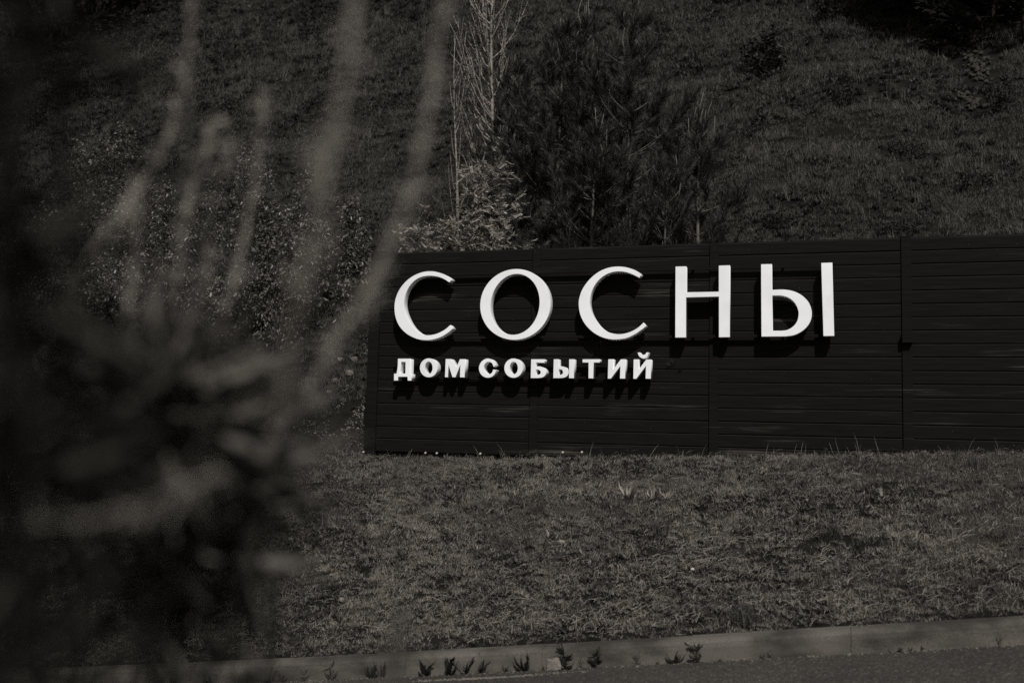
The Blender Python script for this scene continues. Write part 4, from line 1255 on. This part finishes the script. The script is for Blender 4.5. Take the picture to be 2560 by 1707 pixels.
# ------------------------------------------------------------------ tall dry stalks and leaves close to the lens
def stalk(label, pts, mat, rad, head=None, leaves=0, seed=0, lm='frontleaf', group='tall blurred stalks close to the lens'):
    r = random.Random(seed)
    P = [deep(px * 1.0884, py * 1.0884, d) for px, py, d in pts]
    C_depth = pts[-1][2]
    C = smooth_curve(P, 6)
    # carry the stalk on down to the verge
    tail = np.array(C[-1])
    foot = deep(r.uniform(-120, 260), 1900, C_depth); foot[2] = float(zroad(foot[0])) + 0.05
    dirn = np.array(C[-1]) - np.array(C[-3]); dirn = dirn / np.linalg.norm(dirn)
    m1_ = tail + dirn * 0.28
    ext = [tuple(((1 - t) ** 2) * tail + 2 * t * (1 - t) * m1_ + t * t * foot) for t in np.linspace(0.1, 1, 12)]
    path = list(C) + ext
    base = np.array(path[-1])
    root = thing('dry_stalk', label, 'plant', base, group)
    loc = [np.array(p) - base for p in path]
    n_ = len(loc)
    nc = len(C)
    mb = MB(); mb.tube(loc[:nc], [rad * 0.62 * (0.45 + 0.55 * i / nc) * (1 + 0.45 * float(vnoise(i * 0.37, seed * 3.1, 17))) for i in range(nc)], 6)
    mb.build('stem', MAT[mat], root, True)
    mb = MB(); mb.tube(loc[nc - 1:], [rad * 0.6, rad * 0.5] + [rad * 0.32] * (n_ - nc - 1), 6)
    o = mb.build('lower_stem', MAT['darkstalk'], root, True); o['label'] = 'darker lower stem'
    # small bracts and hairs along the stem
    pos = []; dr = []
    for i in range(nc * (5 if rad > 0.002 else 2)):
        j = r.randrange(nc - 1); t = r.random(); b = loc[j] * (1 - t) + loc[j + 1] * t
        ax = loc[j] - loc[j + 1]; ax = ax / (np.linalg.norm(ax) + 1e-9)
        pos.append(b); dr.append(ax * 0.8 + np.array([r.gauss(0, 1), r.gauss(0, 1), r.gauss(0, 1)]) * 0.5)
    V, F = scatter(LEAF4_V * np.array([0.3, 1, 1]), LEAF4_F, np.array(pos), frames(np.array(dr)), rng.uniform(0.008, 0.03, len(pos)))
    link('bracts', mesh_np('bracts', V, F), MAT[mat], root)
    if head:
        nh = int(head * 26); pos = []; dr = []
        m_ = max(3, int(len(C) * 0.3))
        for i in range(nh):
            j = r.randrange(m_); b = loc[j]
            pos.append(b + np.array([r.gauss(0, 1), r.gauss(0, 1), r.gauss(0, 1)]) * 0.006); dr.append((r.gauss(0, 1), r.gauss(0, 1), r.gauss(0.8, 0.5)))
        V, F = scatter(LEAF4_V, LEAF4_F, np.array(pos), frames(np.array(dr)), rng.uniform(0.008, 0.02, nh))
        link('seed_head', mesh_np('seed_head', V, F), MAT['stalk'], root)
    lfm = None
    for i in range(leaves):
        j = r.randrange(int(n_ * 0.35), n_); b = loc[j]
        d = np.array([[r.gauss(0, 1), r.gauss(0, 1), r.gauss(0.2, 0.8)]])
        L = r.uniform(0.05, 0.12)
        v = LEAF_V * np.array([0.45, 1, 1]); v = v.copy(); v[:, 1] -= 0.3 * v[:, 2] ** 2
        R = frames(d)[0]
        o = link('leaf', mesh_np('leaf', (v * L) @ R.T + b, LEAF_F, True), MAT[lm], root)
    return root

stalk('pale stalk crossing in front of the fence end', [(1020, -40, 0.90), (985, 250, 0.90), (940, 450, 0.90), (860, 640, 0.90), (770, 790, 0.90), (690, 950, 0.91)], 'stalk', 0.0039, seed=1)
stalk('long pale stalk in front of the slope between shrubs and pines', [(815, -40, 0.70), (790, 200, 0.70), (750, 400, 0.70), (705, 600, 0.70), (670, 800, 0.72), (640, 980, 0.74)], 'stalk', 0.0043, seed=2)
stalk('stalk sweeping out over the shrubs from the leaf mass', [(445, -40, 1.12), (425, 180, 1.12), (375, 340, 1.12), (300, 460, 1.12), (210, 580, 1.12), (130, 720, 1.16), (90, 900, 1.19)], 'stalk', 0.0048, seed=3)
stalk('short bright stalk with a bent tip over the second shrub', [(492, 280, 1.22), (465, 360, 1.22), (435, 460, 1.22), (418, 560, 1.22), (405, 680, 1.22), (400, 850, 1.26)], 'stalk', 0.0054, head=0.4, seed=4)
stalk('thin stalk running beside the short bright one', [(530, 330, 1.29), (500, 430, 1.29), (480, 540, 1.29), (470, 660, 1.29), (455, 850, 1.31)], 'stalk', 0.0040, seed=5)
stalk('stalk carrying a round seed head above the upright shrub', [(603, 236, 1.26), (598, 330, 1.26), (580, 450, 1.26), (555, 580, 1.26), (520, 700, 1.26), (495, 800, 1.29), (480, 950, 1.31)], 'stalk', 0.0045, head=0.6, seed=6)
stalk('steep bright stalk in front of the dark low shrub', [(322, 470, 1.16), (312, 580, 1.16), (295, 700, 1.16), (280, 800, 1.17), (275, 950, 1.19)], 'stalk', 0.0045, seed=7)
stalk('dim green stalk standing dark against the slope', [(436, 260, 1.27), (432, 330, 1.27), (425, 420, 1.27), (415, 560, 1.27), (410, 800, 1.27)], 'greenstalk', 0.0037, seed=8)
stalk('dark green stalk close beside the bent bright one', [(494, 270, 1.26), (486, 340, 1.26), (465, 420, 1.26), (455, 700, 1.26)], 'greenstalk', 0.0037, seed=9)
stalk('upright stalk over the lower bank with its tip bent', [(372, 1190, 1.06), (388, 1260, 1.06), (380, 1350, 1.06), (362, 1450, 1.06), (350, 1560, 1.06)], 'stalk', 0.0040, seed=10)
stalk('dim stalk in front of the kerb rising from below', [(915, 1440, 0.91), (912, 1500, 0.91), (908, 1600, 0.91)], 'greenstalk', 0.0056, seed=11)
stalk('nearly level pale stalk low in front of the bank', [(-40, 1215, 0.60), (120, 1200, 0.60), (260, 1182, 0.60), (380, 1140, 0.62), (470, 1100, 0.64), (520, 1090, 0.66)], 'stalk', 0.0017, seed=12)
stalk('leaning stalk at the far edge of the leaf mass', [(30, 440, 1.06), (60, 560, 1.06), (40, 700, 1.06), (20, 900, 1.09)], 'greenstalk', 0.0040, seed=13)

# narrow-leaved plants in front of the lens
def front_plant(label, nodes_, d0, d1, seed, nb, L, w, mt, stem='darkstalk'):
    """nodes_: photograph pixels (2352 px wide) from which narrow leaves radiate; each lies on a stem that rises from the verge"""
    r = random.Random(seed); rg = np.random.default_rng(seed)
    foot = deep(sum(n[0] for n in nodes_) / len(nodes_) * 0.8 - 60, 2150, (d0 + d1) / 2)
    foot[2] = float(zroad(foot[0])) + 0.07
    root = thing('narrow_leaved_weed', label, 'plant', foot, 'blurred narrow-leaved weeds close to the lens')
    mb = MB(); pos = []; dr = []; ln = []
    for (px, py) in nodes_:
        d = r.uniform(d0, d1)
        a = deep(px * 1.0884, py * 1.0884, d)
        b = foot + np.array([r.gauss(0, .03), r.gauss(0, .03), 0])
        m_ = a * 0.5 + b * 0.5 + np.array([r.gauss(0, .03), r.gauss(0, .03), 0.05])
        c = smooth_curve([a, a * 0.6 + m_ * 0.4 + np.array([r.gauss(0, .012), r.gauss(0, .012), 0]), m_, b], 6)
        mb.tube([np.array(p) - foot for p in c], [0.0015 + 0.001 * i / len(c) for i in range(len(c))], 5)
        for k in range(nb):
            q = np.array(c[min(len(c) - 1, int(abs(r.gauss(0, 2.5))))])
            pos.append(q - foot); v = rg.normal(0, 1, 3); v[2] += 0.25; dr.append(v); ln.append(r.uniform(0.5, 1.1) * L)
    mb.build('stems', MAT[stem], root, True)
    v = LEAF_V * np.array([w, 1, 1]); v = v.copy(); v[:, 1] -= 0.2 * v[:, 2] ** 2
    V, F = scatter(v, LEAF_F, np.array(pos), frames(np.array(dr)), np.array(ln))
    link('foliage', mesh_np('foliage', V, F, True), MAT[mt], root)
front_plant('blurred grey-green weed with radiating leaves under the stalk bases', [(380, 880), (430, 940), (330, 960), (470, 840), (540, 1000), (420, 1080), (300, 820)], .85, 1.15, 1, 110, 0.13, 0.035, 'frontleaf')
front_plant('blurred paler weed with radiating leaves in front of the earth mound', [(610, 940), (650, 880), (590, 1060), (650, 1020), (540, 880)], .9, 1.2, 2, 50, 0.10, 0.035, 'frontleaf')
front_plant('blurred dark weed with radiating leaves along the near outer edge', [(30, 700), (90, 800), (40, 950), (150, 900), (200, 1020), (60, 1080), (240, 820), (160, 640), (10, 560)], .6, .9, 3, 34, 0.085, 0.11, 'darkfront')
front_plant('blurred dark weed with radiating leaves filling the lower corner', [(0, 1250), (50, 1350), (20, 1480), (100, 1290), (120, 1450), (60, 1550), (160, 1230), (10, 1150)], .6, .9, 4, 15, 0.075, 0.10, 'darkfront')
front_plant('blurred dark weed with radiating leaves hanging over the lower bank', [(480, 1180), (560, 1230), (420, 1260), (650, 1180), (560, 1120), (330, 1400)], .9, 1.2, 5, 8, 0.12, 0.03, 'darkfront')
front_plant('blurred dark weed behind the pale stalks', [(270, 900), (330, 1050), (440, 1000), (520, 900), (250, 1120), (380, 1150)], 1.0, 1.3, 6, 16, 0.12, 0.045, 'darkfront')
front_plant('blurred dark weed added to darken the upper outer corner', [(20, 60), (110, 20), (60, 180), (0, 300), (170, 90)], .55, .7, 7, 18, 0.11, 0.13, 'darkfront')  # made-up plant, placed only to darken this corner
